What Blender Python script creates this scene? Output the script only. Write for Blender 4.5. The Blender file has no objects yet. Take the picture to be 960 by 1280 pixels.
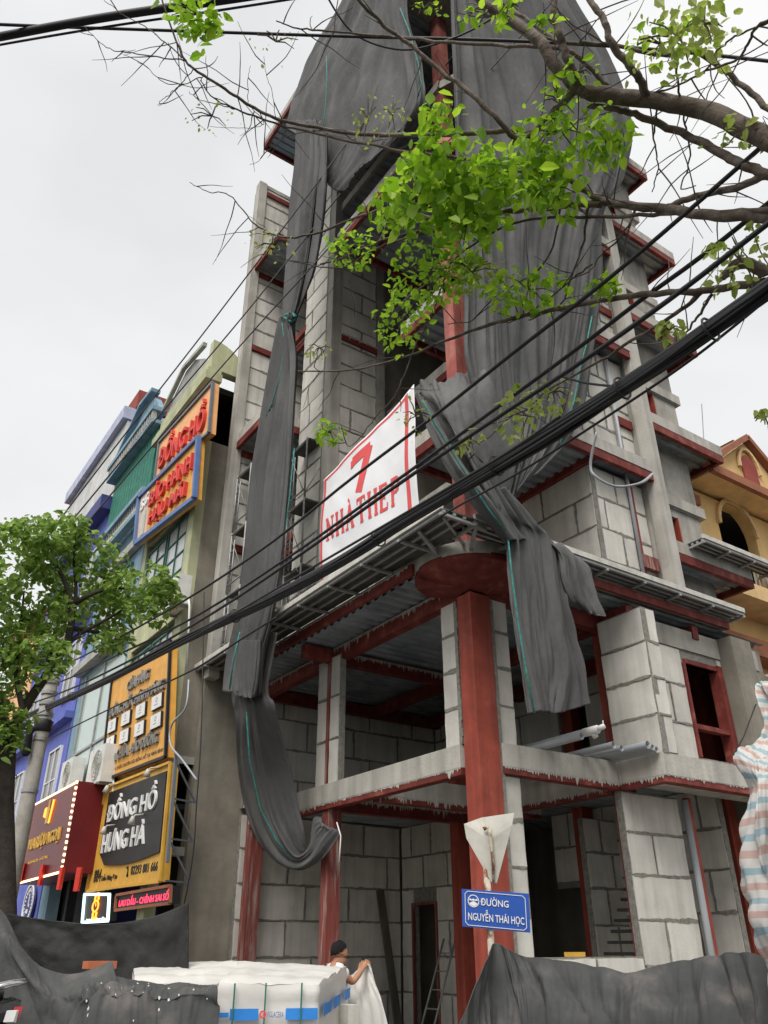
import bpy, bmesh, math, random
import numpy as np
from mathutils import Vector, Matrix, noise as mnoise
random.seed(7)
scene = bpy.context.scene
COL = scene.collection
# ------------------------------------------------------------------ camera
F, PITCH, ROLL, YAW = 998.4, .501811, -.0035736, .6015887
_fw = np.array([math.sin(YAW)*math.cos(PITCH), math.cos(YAW)*math.cos(PITCH), math.sin(PITCH)])
_r = np.array([math.cos(YAW), -math.sin(YAW), 0.]); _u = np.cross(_r, _fw)
_c, _s = math.cos(ROLL), math.sin(ROLL)
_r, _u = _r*_c+_u*_s, -_r*_s+_u*_c
CAM = np.array([-7.56, -8.67, 1.55])
cam = bpy.data.cameras.new('camera'); camo = bpy.data.objects.new('camera', cam); COL.objects.link(camo)
cam.sensor_fit = 'HORIZONTAL'; cam.sensor_width = 36; cam.lens = 36*F/960; cam.clip_start = .05; cam.clip_end = 3000
M4 = Matrix.Identity(4)
for i in range(3):
    M4[i][0], M4[i][1], M4[i][2], M4[i][3] = _r[i], _u[i], -_fw[i], CAM[i]
camo.matrix_world = M4
scene.camera = camo
# ------------------------------------------------------------------ world, sun, exposure
SUN_EL, SUN_AZ = math.radians(54), math.radians(234)      # compass style: direction the light comes from
w = bpy.data.worlds.new('World'); scene.world = w; w.use_nodes = True
nt = w.node_tree; nt.nodes.clear()
out = nt.nodes.new('ShaderNodeOutputWorld'); bg = nt.nodes.new('ShaderNodeBackground')
sky = nt.nodes.new('ShaderNodeTexSky'); sky.sky_type = 'NISHITA'; sky.sun_disc = False
sky.sun_elevation = SUN_EL; sky.sun_rotation = SUN_AZ
tc = nt.nodes.new('ShaderNodeTexCoord'); mp = nt.nodes.new('ShaderNodeMapping'); mp.inputs['Scale'].default_value = (1.2, 1.2, 2.4)
nz = nt.nodes.new('ShaderNodeTexNoise'); nz.inputs['Scale'].default_value = 1.35; nz.inputs['Detail'].default_value = 4; nz.inputs['Roughness'].default_value = .5
rp = nt.nodes.new('ShaderNodeValToRGB')
rp.color_ramp.elements[0].position = .36; rp.color_ramp.elements[0].color = (3.3, 3.32, 3.35, 1)
rp.color_ramp.elements[1].position = .64; rp.color_ramp.elements[1].color = (4.1, 4.1, 4.06, 1)
mx = nt.nodes.new('ShaderNodeMix'); mx.data_type = 'RGBA'; mx.inputs[0].default_value = .97
L = nt.links.new
L(tc.outputs['Generated'], mp.inputs['Vector']); L(mp.outputs[0], nz.inputs['Vector']); L(nz.outputs['Fac'], rp.inputs['Fac'])
L(sky.outputs[0], mx.inputs['A']); L(rp.outputs[0], mx.inputs['B']); L(mx.outputs['Result'], bg.inputs['Color'])
bg.inputs['Strength'].default_value = .1
L(bg.outputs[0], out.inputs['Surface'])
sl = bpy.data.lights.new('sun', 'SUN'); sl.energy = 1.5; sl.angle = math.radians(35); sl.color = (1, .97, .93)
so = bpy.data.objects.new('sun', sl); COL.objects.link(so)
sdir = Vector((math.sin(SUN_AZ)*math.cos(SUN_EL), math.cos(SUN_AZ)*math.cos(SUN_EL), math.sin(SUN_EL)))
so.rotation_euler = sdir.to_track_quat('Z', 'Y').to_euler()
scene.view_settings.view_transform = 'Standard'; scene.view_settings.look = 'None'
scene.view_settings.exposure = 1.28; scene.view_settings.gamma = 1
# ------------------------------------------------------------------ survey helpers: sight a point onto a real plane of the place
def _ray(px, py): return _fw + _r*(px-480)/F - _u*(py-640)/F
def PX(px, py, x): d = _ray(px, py); return CAM + d*(x-CAM[0])/d[0]
def PY(px, py, y): d = _ray(px, py); return CAM + d*(y-CAM[1])/d[1]
def PZ(px, py, z): d = _ray(px, py); return CAM + d*(z-CAM[2])/d[2]
def PD(px, py, D): d = _ray(px, py); return CAM + d*D/math.hypot(d[0], d[1])
def PS(px, py, S): d = _ray(px, py); return CAM + d*S/np.linalg.norm(d)
# ------------------------------------------------------------------ mesh builder
class MB:
    def __init__(s): s.v = []; s.f = []; s.uv = {}
    def face(s, pts):
        n = len(s.v); s.v += [tuple(map(float, p)) for p in pts]; s.f.append(tuple(range(n, n+len(pts)))); return s
    def prism(s, poly, off):
        poly = [np.array(p, float) for p in poly]; off = np.array(off, float); n = len(poly); b = len(s.v)
        nrm = sum((np.cross(poly[i]-poly[0], poly[(i+1) % n]-poly[0]) for i in range(1, n-1)), np.zeros(3))
        if np.dot(nrm, off) > 0: poly = poly[::-1]
        s.v += [tuple(p) for p in poly] + [tuple(p+off) for p in poly]
        s.f.append(tuple(range(b, b+n))); s.f.append(tuple(range(b+2*n-1, b+n-1, -1)))
        for i in range(n):
            j = (i+1) % n; s.f.append((b+j, b+i, b+n+i, b+n+j))
        return s
    def box(s, x0, x1, y0, y1, z0, z1):
        return s.prism([(x0, y0, z0), (x1, y0, z0), (x1, y1, z0), (x0, y1, z0)], (0, 0, z1-z0))
    def beam(s, p, q, a, b, up=(0, 0, 1)):
        p = np.array(p, float); q = np.array(q, float); d = q-p; L_ = np.linalg.norm(d); d /= L_
        up = np.array(up, float)
        if abs(d@up) > .95*np.linalg.norm(up): up = np.array((1., 0, 0))
        sd = np.cross(d, up); sd /= np.linalg.norm(sd); uu = np.cross(sd, d)
        return s.prism([p+sd*a/2+uu*b/2, p-sd*a/2+uu*b/2, p-sd*a/2-uu*b/2, p+sd*a/2-uu*b/2], q-p)
    def tube(s, pts, rad, n=8, cap=True):
        pts = [np.array(p, float) for p in pts]; m = len(pts)
        rs = rad if hasattr(rad, '__len__') else [rad]*m
        b = len(s.v); prev = None
        for i in range(m):
            d = pts[min(i+1, m-1)]-pts[max(i-1, 0)]; d = d/(np.linalg.norm(d)+1e-9)
            if prev is None:
                a = np.cross(d, (0, 0, 1.) if abs(d[2]) < .9 else (1., 0, 0))
            else: a = prev - d*(prev@d)
            a = a/(np.linalg.norm(a)+1e-9); prev = a; c = np.cross(d, a)
            for k in range(n):
                t = 2*math.pi*k/n; s.v.append(tuple(pts[i]+rs[i]*(math.cos(t)*a+math.sin(t)*c)))
        for i in range(m-1):
            for k in range(n):
                k2 = (k+1) % n; s.f.append((b+i*n+k, b+i*n+k2, b+(i+1)*n+k2, b+(i+1)*n+k))
        if cap:
            s.f.append(tuple(b+k for k in range(n-1, -1, -1))); s.f.append(tuple(b+(m-1)*n+k for k in range(n)))
        return s
    def lathe(s, c, prof, n=24, a0=0, a1=2*math.pi, axis=2):
        b = len(s.v); full = abs(a1-a0-2*math.pi) < 1e-6; m = n if full else n+1
        for (r_, h) in prof:
            for k in range(m):
                t = a0+(a1-a0)*k/n; p = (r_*math.cos(t), r_*math.sin(t), h)
                if axis == 1: p = (p[0], p[2], p[1])
                if axis == 0: p = (p[2], p[0], p[1])
                s.v.append((c[0]+p[0], c[1]+p[1], c[2]+p[2]))
        for i in range(len(prof)-1):
            for k in range(n):
                k2 = (k+1) % m; s.f.append((b+i*m+k, b+i*m+k2, b+(i+1)*m+k2, b+(i+1)*m+k))
        return s
    def grid(s, G):
        b = len(s.v); m = len(G); n = len(G[0])
        for i, row in enumerate(G):
            for j, p in enumerate(row):
                s.uv[len(s.v)] = (j/(n-1), i/(m-1)); s.v.append(tuple(map(float, p)))
        for i in range(m-1):
            for j in range(n-1):
                s.f.append((b+i*n+j, b+i*n+j+1, b+(i+1)*n+j+1, b+(i+1)*n+j))
        return s
BASE = {}
def props(o, label=None, cat=None, group=None, kind=None):
    if label: o['label'] = label
    if cat: o['category'] = cat
    if group: o['group'] = group
    if kind: o['kind'] = kind
    return o
def thing(name, loc, label, cat, group=None, kind=None):
    o = bpy.data.objects.new(name, None); o.empty_display_size = .2; COL.objects.link(o); o.location = tuple(map(float, loc))
    BASE[o.name] = np.array(loc, float); return props(o, label, cat, group, kind)
def build(mb, name, mat, parent=None, smooth=False, label=None, cat=None, group=None, kind=None, solid=0):
    me = bpy.data.meshes.new(name)
    V = np.array(mb.v, float)
    if parent is not None: base = BASE[parent.name]
    else: base = np.array([(V[:, 0].min()+V[:, 0].max())/2, (V[:, 1].min()+V[:, 1].max())/2, V[:, 2].min()])
    me.from_pydata([tuple(p) for p in V-base], [], mb.f)
    if mb.uv:
        ul = me.uv_layers.new(name='uv')
        for lp in me.loops: ul.data[lp.index].uv = mb.uv.get(lp.vertex_index, (0, 0))
    if smooth: me.polygons.foreach_set('use_smooth', [True]*len(me.polygons))
    me.materials.append(mat); me.update()
    o = bpy.data.objects.new(name, me); COL.objects.link(o)
    if parent is not None: o.parent = parent
    else: o.location = tuple(base)
    BASE[o.name] = base
    if solid:
        sm = o.modifiers.new('thickness', 'SOLIDIFY'); sm.thickness = solid; sm.offset = 0
    return props(o, label, cat, group, kind)
# ------------------------------------------------------------------ materials
def mat(name, col, rough=.8, nscale=3., namt=.15, bscale=0, bstr=.3, rnd=0., metal=0., stretch=(1, 1, 1), streak=None, spec=.3, col2=None, c2scale=2., c2pos=(.45, .6), em=0, emcol=None):
    m = bpy.data.materials.new(name); m.use_nodes = True; t = m.node_tree; p = t.nodes['Principled BSDF']; k = t.links.new
    p.inputs['Roughness'].default_value = rough; p.inputs['Metallic'].default_value = metal; p.inputs['Specular IOR Level'].default_value = spec
    tcn = t.nodes.new('ShaderNodeTexCoord'); oi = t.nodes.new('ShaderNodeObjectInfo')
    mapn = t.nodes.new('ShaderNodeMapping'); mapn.inputs['Scale'].default_value = stretch
    add = t.nodes.new('ShaderNodeVectorMath'); add.operation = 'ADD'
    sc = t.nodes.new('ShaderNodeVectorMath'); sc.operation = 'SCALE'; sc.inputs['Scale'].default_value = 37. if rnd else 0.
    cmb = t.nodes.new('ShaderNodeCombineXYZ')
    for i in range(3): k(oi.outputs['Random'], cmb.inputs[i])
    k(cmb.outputs[0], sc.inputs[0]); k(tcn.outputs['Object'], add.inputs[0]); k(sc.outputs[0], add.inputs[1]); k(add.outputs[0], mapn.inputs['Vector'])
    src = mapn.outputs[0]
    rgb = t.nodes.new('ShaderNodeRGB'); rgb.outputs[0].default_value = (*col, 1); cur = rgb.outputs[0]
    def noise(scale, det=5):
        n = t.nodes.new('ShaderNodeTexNoise'); n.inputs['Scale'].default_value = scale; n.inputs['Detail'].default_value = det; n.inputs['Roughness'].default_value = .6
        k(src, n.inputs['Vector']); return n.outputs['Fac']
    def rng(fac, a, b, lo, hi):
        r = t.nodes.new('ShaderNodeMapRange'); r.inputs[1].default_value = a; r.inputs[2].default_value = b; r.inputs[3].default_value = lo; r.inputs[4].default_value = hi
        k(fac, r.inputs[0]); return r.outputs[0]
    if col2:
        f = rng(noise(c2scale, 7), c2pos[0], c2pos[1], 0, 1)
        mm = t.nodes.new('ShaderNodeMix'); mm.data_type = 'RGBA'; k(f, mm.inputs[0]); k(cur, mm.inputs['A']); mm.inputs['B'].default_value = (*col2, 1); cur = mm.outputs['Result']
    def mul(c, f):
        v = t.nodes.new('ShaderNodeVectorMath'); v.operation = 'SCALE'; k(c, v.inputs[0]); k(f, v.inputs['Scale']); return v.outputs[0]
    if namt: cur = mul(cur, rng(noise(nscale), .3, .7, 1-namt, 1+namt))
    if streak:
        mp2 = t.nodes.new('ShaderNodeMapping'); mp2.inputs['Scale'].default_value = (streak[0], streak[0], streak[0]*.06); k(tcn.outputs['Object'], mp2.inputs['Vector'])
        n2 = t.nodes.new('ShaderNodeTexNoise'); n2.inputs['Scale'].default_value = 1; n2.inputs['Detail'].default_value = 4; k(mp2.outputs[0], n2.inputs['Vector'])
        cur = mul(cur, rng(n2.outputs['Fac'], .4, .65, 1, 1-streak[1]))
    if rnd: cur = mul(cur, rng(oi.outputs['Random'], 0, 1, 1-rnd, 1+rnd))
    k(cur, p.inputs['Base Color'])
    if bscale:
        b = t.nodes.new('ShaderNodeBump'); b.inputs['Strength'].default_value = bstr; b.inputs['Distance'].default_value = .02
        k(noise(bscale, 6), b.inputs['Height']); k(b.outputs[0], p.inputs['Normal'])
    if em:
        p.inputs['Emission Color'].default_value = (*(emcol or col), 1); p.inputs['Emission Strength'].default_value = em
    return m
M = {}
M['aac'] = mat('aerated_block', (.63, .605, .545), .9, 1.6, .12, 30, .25, rnd=.10, streak=(5, .18), col2=(.52, .495, .44), c2scale=1.3, c2pos=(.52, .75))
M['mortar'] = mat('mortar', (.23, .22, .195), .95, 14, .3, 40, .6)
M['smear'] = mat('mortar_smear', (.225, .215, .185), .95, 16, .3, 40, .5)
M['conc'] = mat('raw_concrete', (.38, .36, .315), .9, 2.5, .18, 18, .35, streak=(4, .25), col2=(.30, .29, .26), c2scale=1.1)
M['concl'] = mat('pale_concrete', (.50, .475, .42), .9, 4, .16, 22, .35, streak=(5, .25), col2=(.40, .38, .34), c2scale=2)
M['render'] = mat('grey_render', (.235, .215, .175), .92, 1.6, .2, 14, .3, streak=(2.5, .25), col2=(.29, .26, .21), c2scale=.7)
M['red'] = mat('red_oxide_steel', (.32, .062, .038), .6, 3, .2, 25, .15, rnd=0, streak=(6, .3), spec=.3, col2=(.36, .10, .07), c2scale=3.1, c2pos=(.56, .72))
M['redb'] = mat('shaded_red_steel', (.185, .036, .028), .65, 4, .25, 20, .15, streak=(7, .25), col2=(.26, .085, .06), c2scale=4, c2pos=(.55, .72), spec=.25)  # darker copy of the red steel: shade on the beams put into the colour
M['redw'] = mat('worn_red_steel', (.23, .06, .048), .7, 4, .25, 0, streak=(9, .2), col2=(.40, .33, .30), c2scale=3.5, c2pos=(.5, .72), stretch=(4, 4, .35))
M['redpink'] = mat('faded_red_steel', (.47, .17, .135), .7, 3, .2, 0, streak=(6, .3), col2=(.38, .10, .08), c2scale=2.)
M['deck'] = mat('galvanised_deck', (.30, .34, .37), .5, 2, .2, 0, metal=.2, col2=(.20, .23, .25), c2scale=1.5)
M['galv'] = mat('galvanised_tube', (.33, .33, .32), .5, 6, .2, 0, metal=.3)
M['steelw'] = mat('whitish_trim', (.52, .50, .45), .7, 6, .2, 10, .3)
M['board'] = mat('dark_board', (.085, .08, .072), .8, 4, .3)
M['net'] = mat('black_shade_net', (.085, .085, .084), .85, 1.2, .22, 10, .9, stretch=(1, 1, .45), col2=(.118, .116, .112), c2scale=.8, spec=.25)
M['netg'] = mat('dusty_shade_net', (.068, .069, .067), .85, 2.2, .25, 11, .4, col2=(.13, .112, .105), c2scale=2.2, c2pos=(.52, .75), spec=.25)
M['netd'] = mat('dark_shade_net', (.034, .034, .033), .85, 1.6, .25, 12, .6, col2=(.05, .05, .047), c2scale=1.5, spec=.2)  # darkness of the shop behind the mesh is put into this colour
M['teal'] = mat('teal_cord', (.035, .20, .175), .75, 14, .45)
M['banner'] = mat('white_banner_cloth', (.76, .76, .77), .75, 2, .05, 3, .2)
M['bred'] = mat('banner_red_print', (.70, .095, .095), .7, 3, .08)
M['pvc'] = mat('grey_pvc_pipe', (.36, .38, .40), .4, 3, .1, spec=.5)
M['pvcw'] = mat('white_pvc', (.70, .69, .66), .45, 3, .08, spec=.5)
M['dark'] = mat('unlit_room_shade', (.02, .02, .022), .8, 3, .2)  # near-black colour stands in for the shade inside rooms and openings
M['blue'] = mat('street_sign_blue', (.012, .075, .36), .45, 3, .08, spec=.5)
M['white'] = mat('white_paint', (.72, .71, .69), .6, 4, .08)
M['whitedirt'] = mat('dirty_white_metal', (.50, .485, .43), .6, 3, .15, 0, col2=(.40, .37, .31), c2scale=5, c2pos=(.5, .75))
M['rust'] = mat('rusty_pole', (.50, .45, .36), .8, 6, .2, 20, .4, col2=(.19, .08, .04), c2scale=7, c2pos=(.48, .56))
M['wrap'] = mat('white_wrap_film', (.62, .60, .56), .45, 2, .08, 5, .25, spec=.5)
M['wblue'] = mat('blue_wrap_band', (.03, .22, .62), .5, 3, .1)
M['strap'] = mat('green_strap', (.04, .16, .12), .5, 3, .1)
M['ink'] = mat('blue_ink', (.10, .16, .38), .6, 3, .05)
M['cable'] = mat('black_cable', (.018, .018, .02), .55, 5, .2, spec=.4)
M['bark'] = mat('grey_brown_bark', (.115, .088, .07), .9, 12, .3, 30, .7, col2=(.17, .14, .115), c2scale=6)
M['barkd'] = mat('dark_bark', (.045, .037, .03), .9, 10, .3, 25, .7)
def leafmat(name, c1, c2, tr):
    m = bpy.data.materials.new(name); m.use_nodes = True; t = m.node_tree; p = t.nodes['Principled BSDF']; k = t.links.new
    g = t.nodes.new('ShaderNodeNewGeometry'); cr = t.nodes.new('ShaderNodeValToRGB')
    cr.color_ramp.elements[0].color = (*c1, 1); cr.color_ramp.elements[1].color = (*c2, 1)
    oi = t.nodes.new('ShaderNodeObjectInfo'); ad = t.nodes.new('ShaderNodeMath'); ad.operation = 'ADD'; fr = t.nodes.new('ShaderNodeMath'); fr.operation = 'FRACT'
    k(g.outputs['Random Per Island'], ad.inputs[0]); k(oi.outputs['Random'], ad.inputs[1]); k(ad.outputs[0], fr.inputs[0]); k(fr.outputs[0], cr.inputs['Fac'])
    k(cr.outputs[0], p.inputs['Base Color']); p.inputs['Roughness'].default_value = .5
    tl = t.nodes.new('ShaderNodeBsdfTranslucent'); k(cr.outputs[0], tl.inputs['Color']); ms = t.nodes.new('ShaderNodeMixShader'); ms.inputs[0].default_value = tr
    k(p.outputs[0], ms.inputs[1]); k(tl.outputs[0], ms.inputs[2]); k(ms.outputs[0], t.nodes['Material Output'].inputs['Surface'])
    return m
M['leafy'] = leafmat('young_leaf', (.17, .35, .015), (.42, .62, .045), .6)
M['leafp'] = leafmat('pale_leaf', (.26, .36, .05), (.45, .50, .14), .5)
M['leafg'] = leafmat('mature_leaf', (.12, .23, .035), (.36, .49, .12), .6)
def glass(name, col, rough=.08):
    m = mat(name, col, rough, 1, .06, spec=.8); return m
M['glassg'] = glass('pale_green_glass', (.40, .50, .46), .12)
M['glassd'] = glass('dark_glass', (.05, .06, .065))
M['yglass'] = glass('whitish_pane', (.45, .47, .45), .2)
def P(name, col, **k): M[name] = mat(name, col, **k)
P('yellowgreen', (.48, .49, .30), rough=.85, nscale=2, namt=.12, bscale=15, bstr=.2, streak=(3, .2), col2=(.33, .34, .25), c2scale=1.3, c2pos=(.5, .75))
P('greypale', (.42, .42, .38), rough=.85, streak=(3, .25))
P('lightblue', (.22, .34, .42), rough=.8, streak=(3, .2))
P('greenshut', (.02, .17, .115), rough=.6, nscale=6, namt=.3)
P('greenwin', (.035, .12, .10), rough=.6)
P('lavender', (.48, .50, .64), rough=.8, streak=(3, .12))
P('offwhite', (.60, .60, .58), rough=.8, streak=(2, .12))
P('navy', (.05, .06, .20), rough=.6)
P('violetblue', (.13, .16, .50), rough=.75, streak=(3, .12))
P('redbrown', (.28, .06, .045), rough=.8)
P('orange', (.70, .345, .06), rough=.55, spec=.4)
P('peach', (.80, .42, .18), rough=.55)
P('amber', (.66, .37, .055), rough=.55)
P('sred', (.62, .05, .035), rough=.5)
P('pinkpale', (.60, .45, .38), rough=.6)
P('framegrey', (.15, .165, .19), rough=.5)
P('frameblue', (.10, .17, .36), rough=.5)
P('black', (.014, .014, .016), rough=.5)
P('charcoal', (.020, .019, .018), rough=.5, nscale=1.2, namt=.5, spec=.25)
P('greytext', (.22, .21, .19), rough=.4)
P('maroon', (.13, .012, .014), rough=.4, nscale=1, namt=.2, spec=.3)
P('gold', (.62, .36, .05), rough=.4)
P('acwhite', (.66, .66, .62), rough=.5)
P('yellowwall', (.73, .49, .21), rough=.85, nscale=1.5, namt=.1, streak=(2, .12))
P('yellowpale', (.72, .50, .25), rough=.85, streak=(2, .1))
P('brickred', (.30, .12, .065), rough=.8)
P('asphalt', (.05, .05, .05), rough=.95, nscale=6, namt=.25, bscale=120, bstr=.4)
P('paving', (.24, .225, .20), rough=.9, nscale=3, namt=.2, bscale=30, bstr=.3)
P('kerb', (.34, .33, .31), rough=.9)
P('skin', (.40, .20, .12), rough=.55, nscale=9, namt=.08)
P('hair', (.010, .009, .009), rough=.95, bscale=60, bstr=1.)
P('shirt', (.66, .65, .63), rough=.85, bscale=9, bstr=.4)
P('trousers', (.05, .055, .07), rough=.85)
P('concpole', (.30, .28, .25), rough=.9, nscale=5, namt=.2, bscale=25, bstr=.4)
P('brick', (.42, .13, .06), rough=.9, rnd=.12)
P('timber', (.13, .115, .09), rough=.9, streak=(9, .3))
P('tyre', (.02, .02, .02), rough=.9)
P('chrome', (.5, .5, .5), rough=.2, metal=.9)
P('bikeblack', (.015, .015, .017), rough=.2, spec=.6)
P('lamp_red', (.35, .01, .02), rough=.2, spec=.6)
M['ledred'] = mat('led_red', (.8, .02, .05), .5, 3, 0, em=1.6, emcol=(1, .03, .08))
M['ledorange'] = mat('led_orange', (.8, .25, .02), .5, 3, 0, em=1.3, emcol=(1, .25, .02))
M['ledteal'] = mat('led_pale', (.6, .8, .8), .5, 3, 0, em=.8, emcol=(.6, .9, .85))
M['ledwarm'] = mat('led_warm', (.9, .65, .35), .5, 3, 0, em=1.3, emcol=(1, .62, .3))
def stripes():
    m = bpy.data.materials.new('striped_tarpaulin'); m.use_nodes = True; t = m.node_tree; p = t.nodes['Principled BSDF']; k = t.links.new
    uv = t.nodes.new('ShaderNodeUVMap'); uv.uv_map = 'uv'; sp = t.nodes.new('ShaderNodeSeparateXYZ'); k(uv.outputs[0], sp.inputs[0])
    a = t.nodes.new('ShaderNodeMath'); a.operation = 'MULTIPLY_ADD'; a.inputs[1].default_value = 13.; k(sp.outputs[1], a.inputs[0])
    b = t.nodes.new('ShaderNodeMath'); b.operation = 'MULTIPLY'; b.inputs[1].default_value = 1.0; k(sp.outputs[0], b.inputs[0]); k(b.outputs[0], a.inputs[2])
    f = t.nodes.new('ShaderNodeMath'); f.operation = 'FRACT'; k(a.outputs[0], f.inputs[0])
    cr = t.nodes.new('ShaderNodeValToRGB'); cr.color_ramp.interpolation = 'CONSTANT'; e = cr.color_ramp.elements
    e[0].color = (.50, .485, .455, 1); e[0].position = 0
    e[1].color = (.25, .345, .385, 1); e[1].position = .28
    for ps, c in ((.5, (.50, .485, .455, 1)), (.76, (.43, .295, .26, 1))):
        q = e.new(ps); q.color = c
    k(f.outputs[0], cr.inputs['Fac']); k(cr.outputs[0], p.inputs['Base Color']); p.inputs['Roughness'].default_value = .6
    return m
M['tarp'] = stripes()
# ------------------------------------------------------------------ lettering
def lettering(body, name, material, parent, o, ud, vd, W=None, H=.3, ext=.02, bold=0., smallfit=False, label=None):
    """flat or raised letters lying on the plane (o, ud, vd); o = lower left corner"""
    c = bpy.data.curves.new('txt', 'FONT'); c.body = body; c.offset = bold; c.extrude = 0; c.resolution_u = 2
    ob = bpy.data.objects.new('txt', c); COL.objects.link(ob)
    bpy.context.view_layer.update()
    me = bpy.data.meshes.new_from_object(ob.evaluated_get(bpy.context.evaluated_depsgraph_get()))
    vs = np.array([v.co[:] for v in me.vertices]); fs = [tuple(p.vertices) for p in me.polygons]
    bpy.data.objects.remove(ob); bpy.data.meshes.remove(me)
    mn, mxx = vs.min(0), vs.max(0); sy = H/(mxx[1]-mn[1]); sx = W/(mxx[0]-mn[0]) if W else sy
    o = np.array(o, float); ud = np.array(ud, float); ud /= np.linalg.norm(ud); vd = np.array(vd, float); vd /= np.linalg.norm(vd); nd = np.cross(ud, vd)
    mb = MB(); n = len(vs)
    fr = [o+ud*(p[0]-mn[0])*sx+vd*(p[1]-mn[1])*sy+nd*ext for p in vs]
    mb.v = [tuple(p) for p in fr]; mb.f = list(fs)
    # side walls along boundary edges
    cnt = {}
    for f in fs:
        for i in range(len(f)):
            e = (f[i], f[(i+1) % len(f)]); cnt[e] = cnt.get(e, 0)+1
    mb.v += [tuple(p-nd*ext) for p in fr]
    for (a, b) in cnt:
        if (b, a) not in cnt: mb.f.append((b, a, a+n, b+n))
    return build(mb, name, material, parent, label=label)
# ------------------------------------------------------------------ cloth
def catmull(P_, t):
    n = len(P_)-1; x = t*n; i = min(int(x), n-1); f = x-i
    p0, p1, p2, p3 = P_[max(i-1, 0)], P_[i], P_[i+1], P_[min(i+2, n)]
    return .5*((2*p1)+(-p0+p2)*f+(2*p0-5*p1+4*p2-p3)*f*f+(-p0+3*p1-3*p2+p3)*f**3)
def cloth(rows, nu=40, nv=60, amp=.08, k=5., kv=.7, seed=0, amp2=.02, pinch=None):
    rows = [[np.array(p, float) for p in r] for r in rows]
    dense = [[catmull(r, j/(nu-1)) for j in range(nu)] for r in rows]
    G = [[catmull([dense[i][j] for i in range(len(rows))], v/(nv-1)) for j in range(nu)] for v in range(nv)]
    A = np.array(G); du = np.gradient(A, axis=1); dv = np.gradient(A, axis=0); N = np.cross(du, dv); N /= (np.linalg.norm(N, axis=2, keepdims=True)+1e-9)
    for i in range(nv):
        for j in range(nu):
            u, v = j/(nu-1), i/(nv-1)
            n1 = mnoise.noise(Vector((u*k, v*kv*3, seed*7.3)))
            n2 = mnoise.noise(Vector((u*k*2.7+5, v*kv*7, seed*3.1)))
            n3 = mnoise.noise(Vector((u*k*6.1+v*2.2, v*kv*12, seed*1.7)))
            d = amp*(1-2.2*abs(n1))*1.0 + amp2*n2*2 + amp2*.7*(1-3*abs(n3))
            e = pinch(u, v) if pinch else 1
            A[i, j] += N[i, j]*d*e
    return MB().grid(A)
# ------------------------------------------------------------------ masonry
_bcache = {}
def block_mesh(Lb, Hb, t, material, var):
    key = (round(Lb*20), round(Hb*20), round(t*200), material.name, var)
    if key in _bcache: return _bcache[key]
    Lq, Hq = key[0]/20, key[1]/20
    rg = random.Random(hash(key[:3]) % 1000+var*17)
    pts = []
    nx, ny = min(5, max(2, int(Lq/.2))), min(3, max(2, int(Hq/.18)))
    j = lambda: rg.uniform(-.016, .006)
    for i in range(nx): pts.append((i*Lq/nx-Lq/2, -Hq/2+j()))
    for i in range(ny): pts.append((Lq/2+j(), i*Hq/ny-Hq/2))
    for i in range(nx): pts.append((Lq/2-i*Lq/nx, Hq/2+j()))
    for i in range(ny): pts.append((-Lq/2+j(), Hq/2-i*Hq/ny))
    n = len(pts); me = bpy.data.meshes.new('block')
    v = [(a, 0, b) for a, b in pts]+[(a, t, b) for a, b in pts]
    f = [tuple(range(n))]+[tuple((i, i+n, (i+1) % n+n, (i+1) % n)) for i in range(n)]
    # front face looks along -Y (local)
    me.from_pydata(v, [], f); me.materials.append(material); me.update()
    _bcache[key] = me; return me
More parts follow.
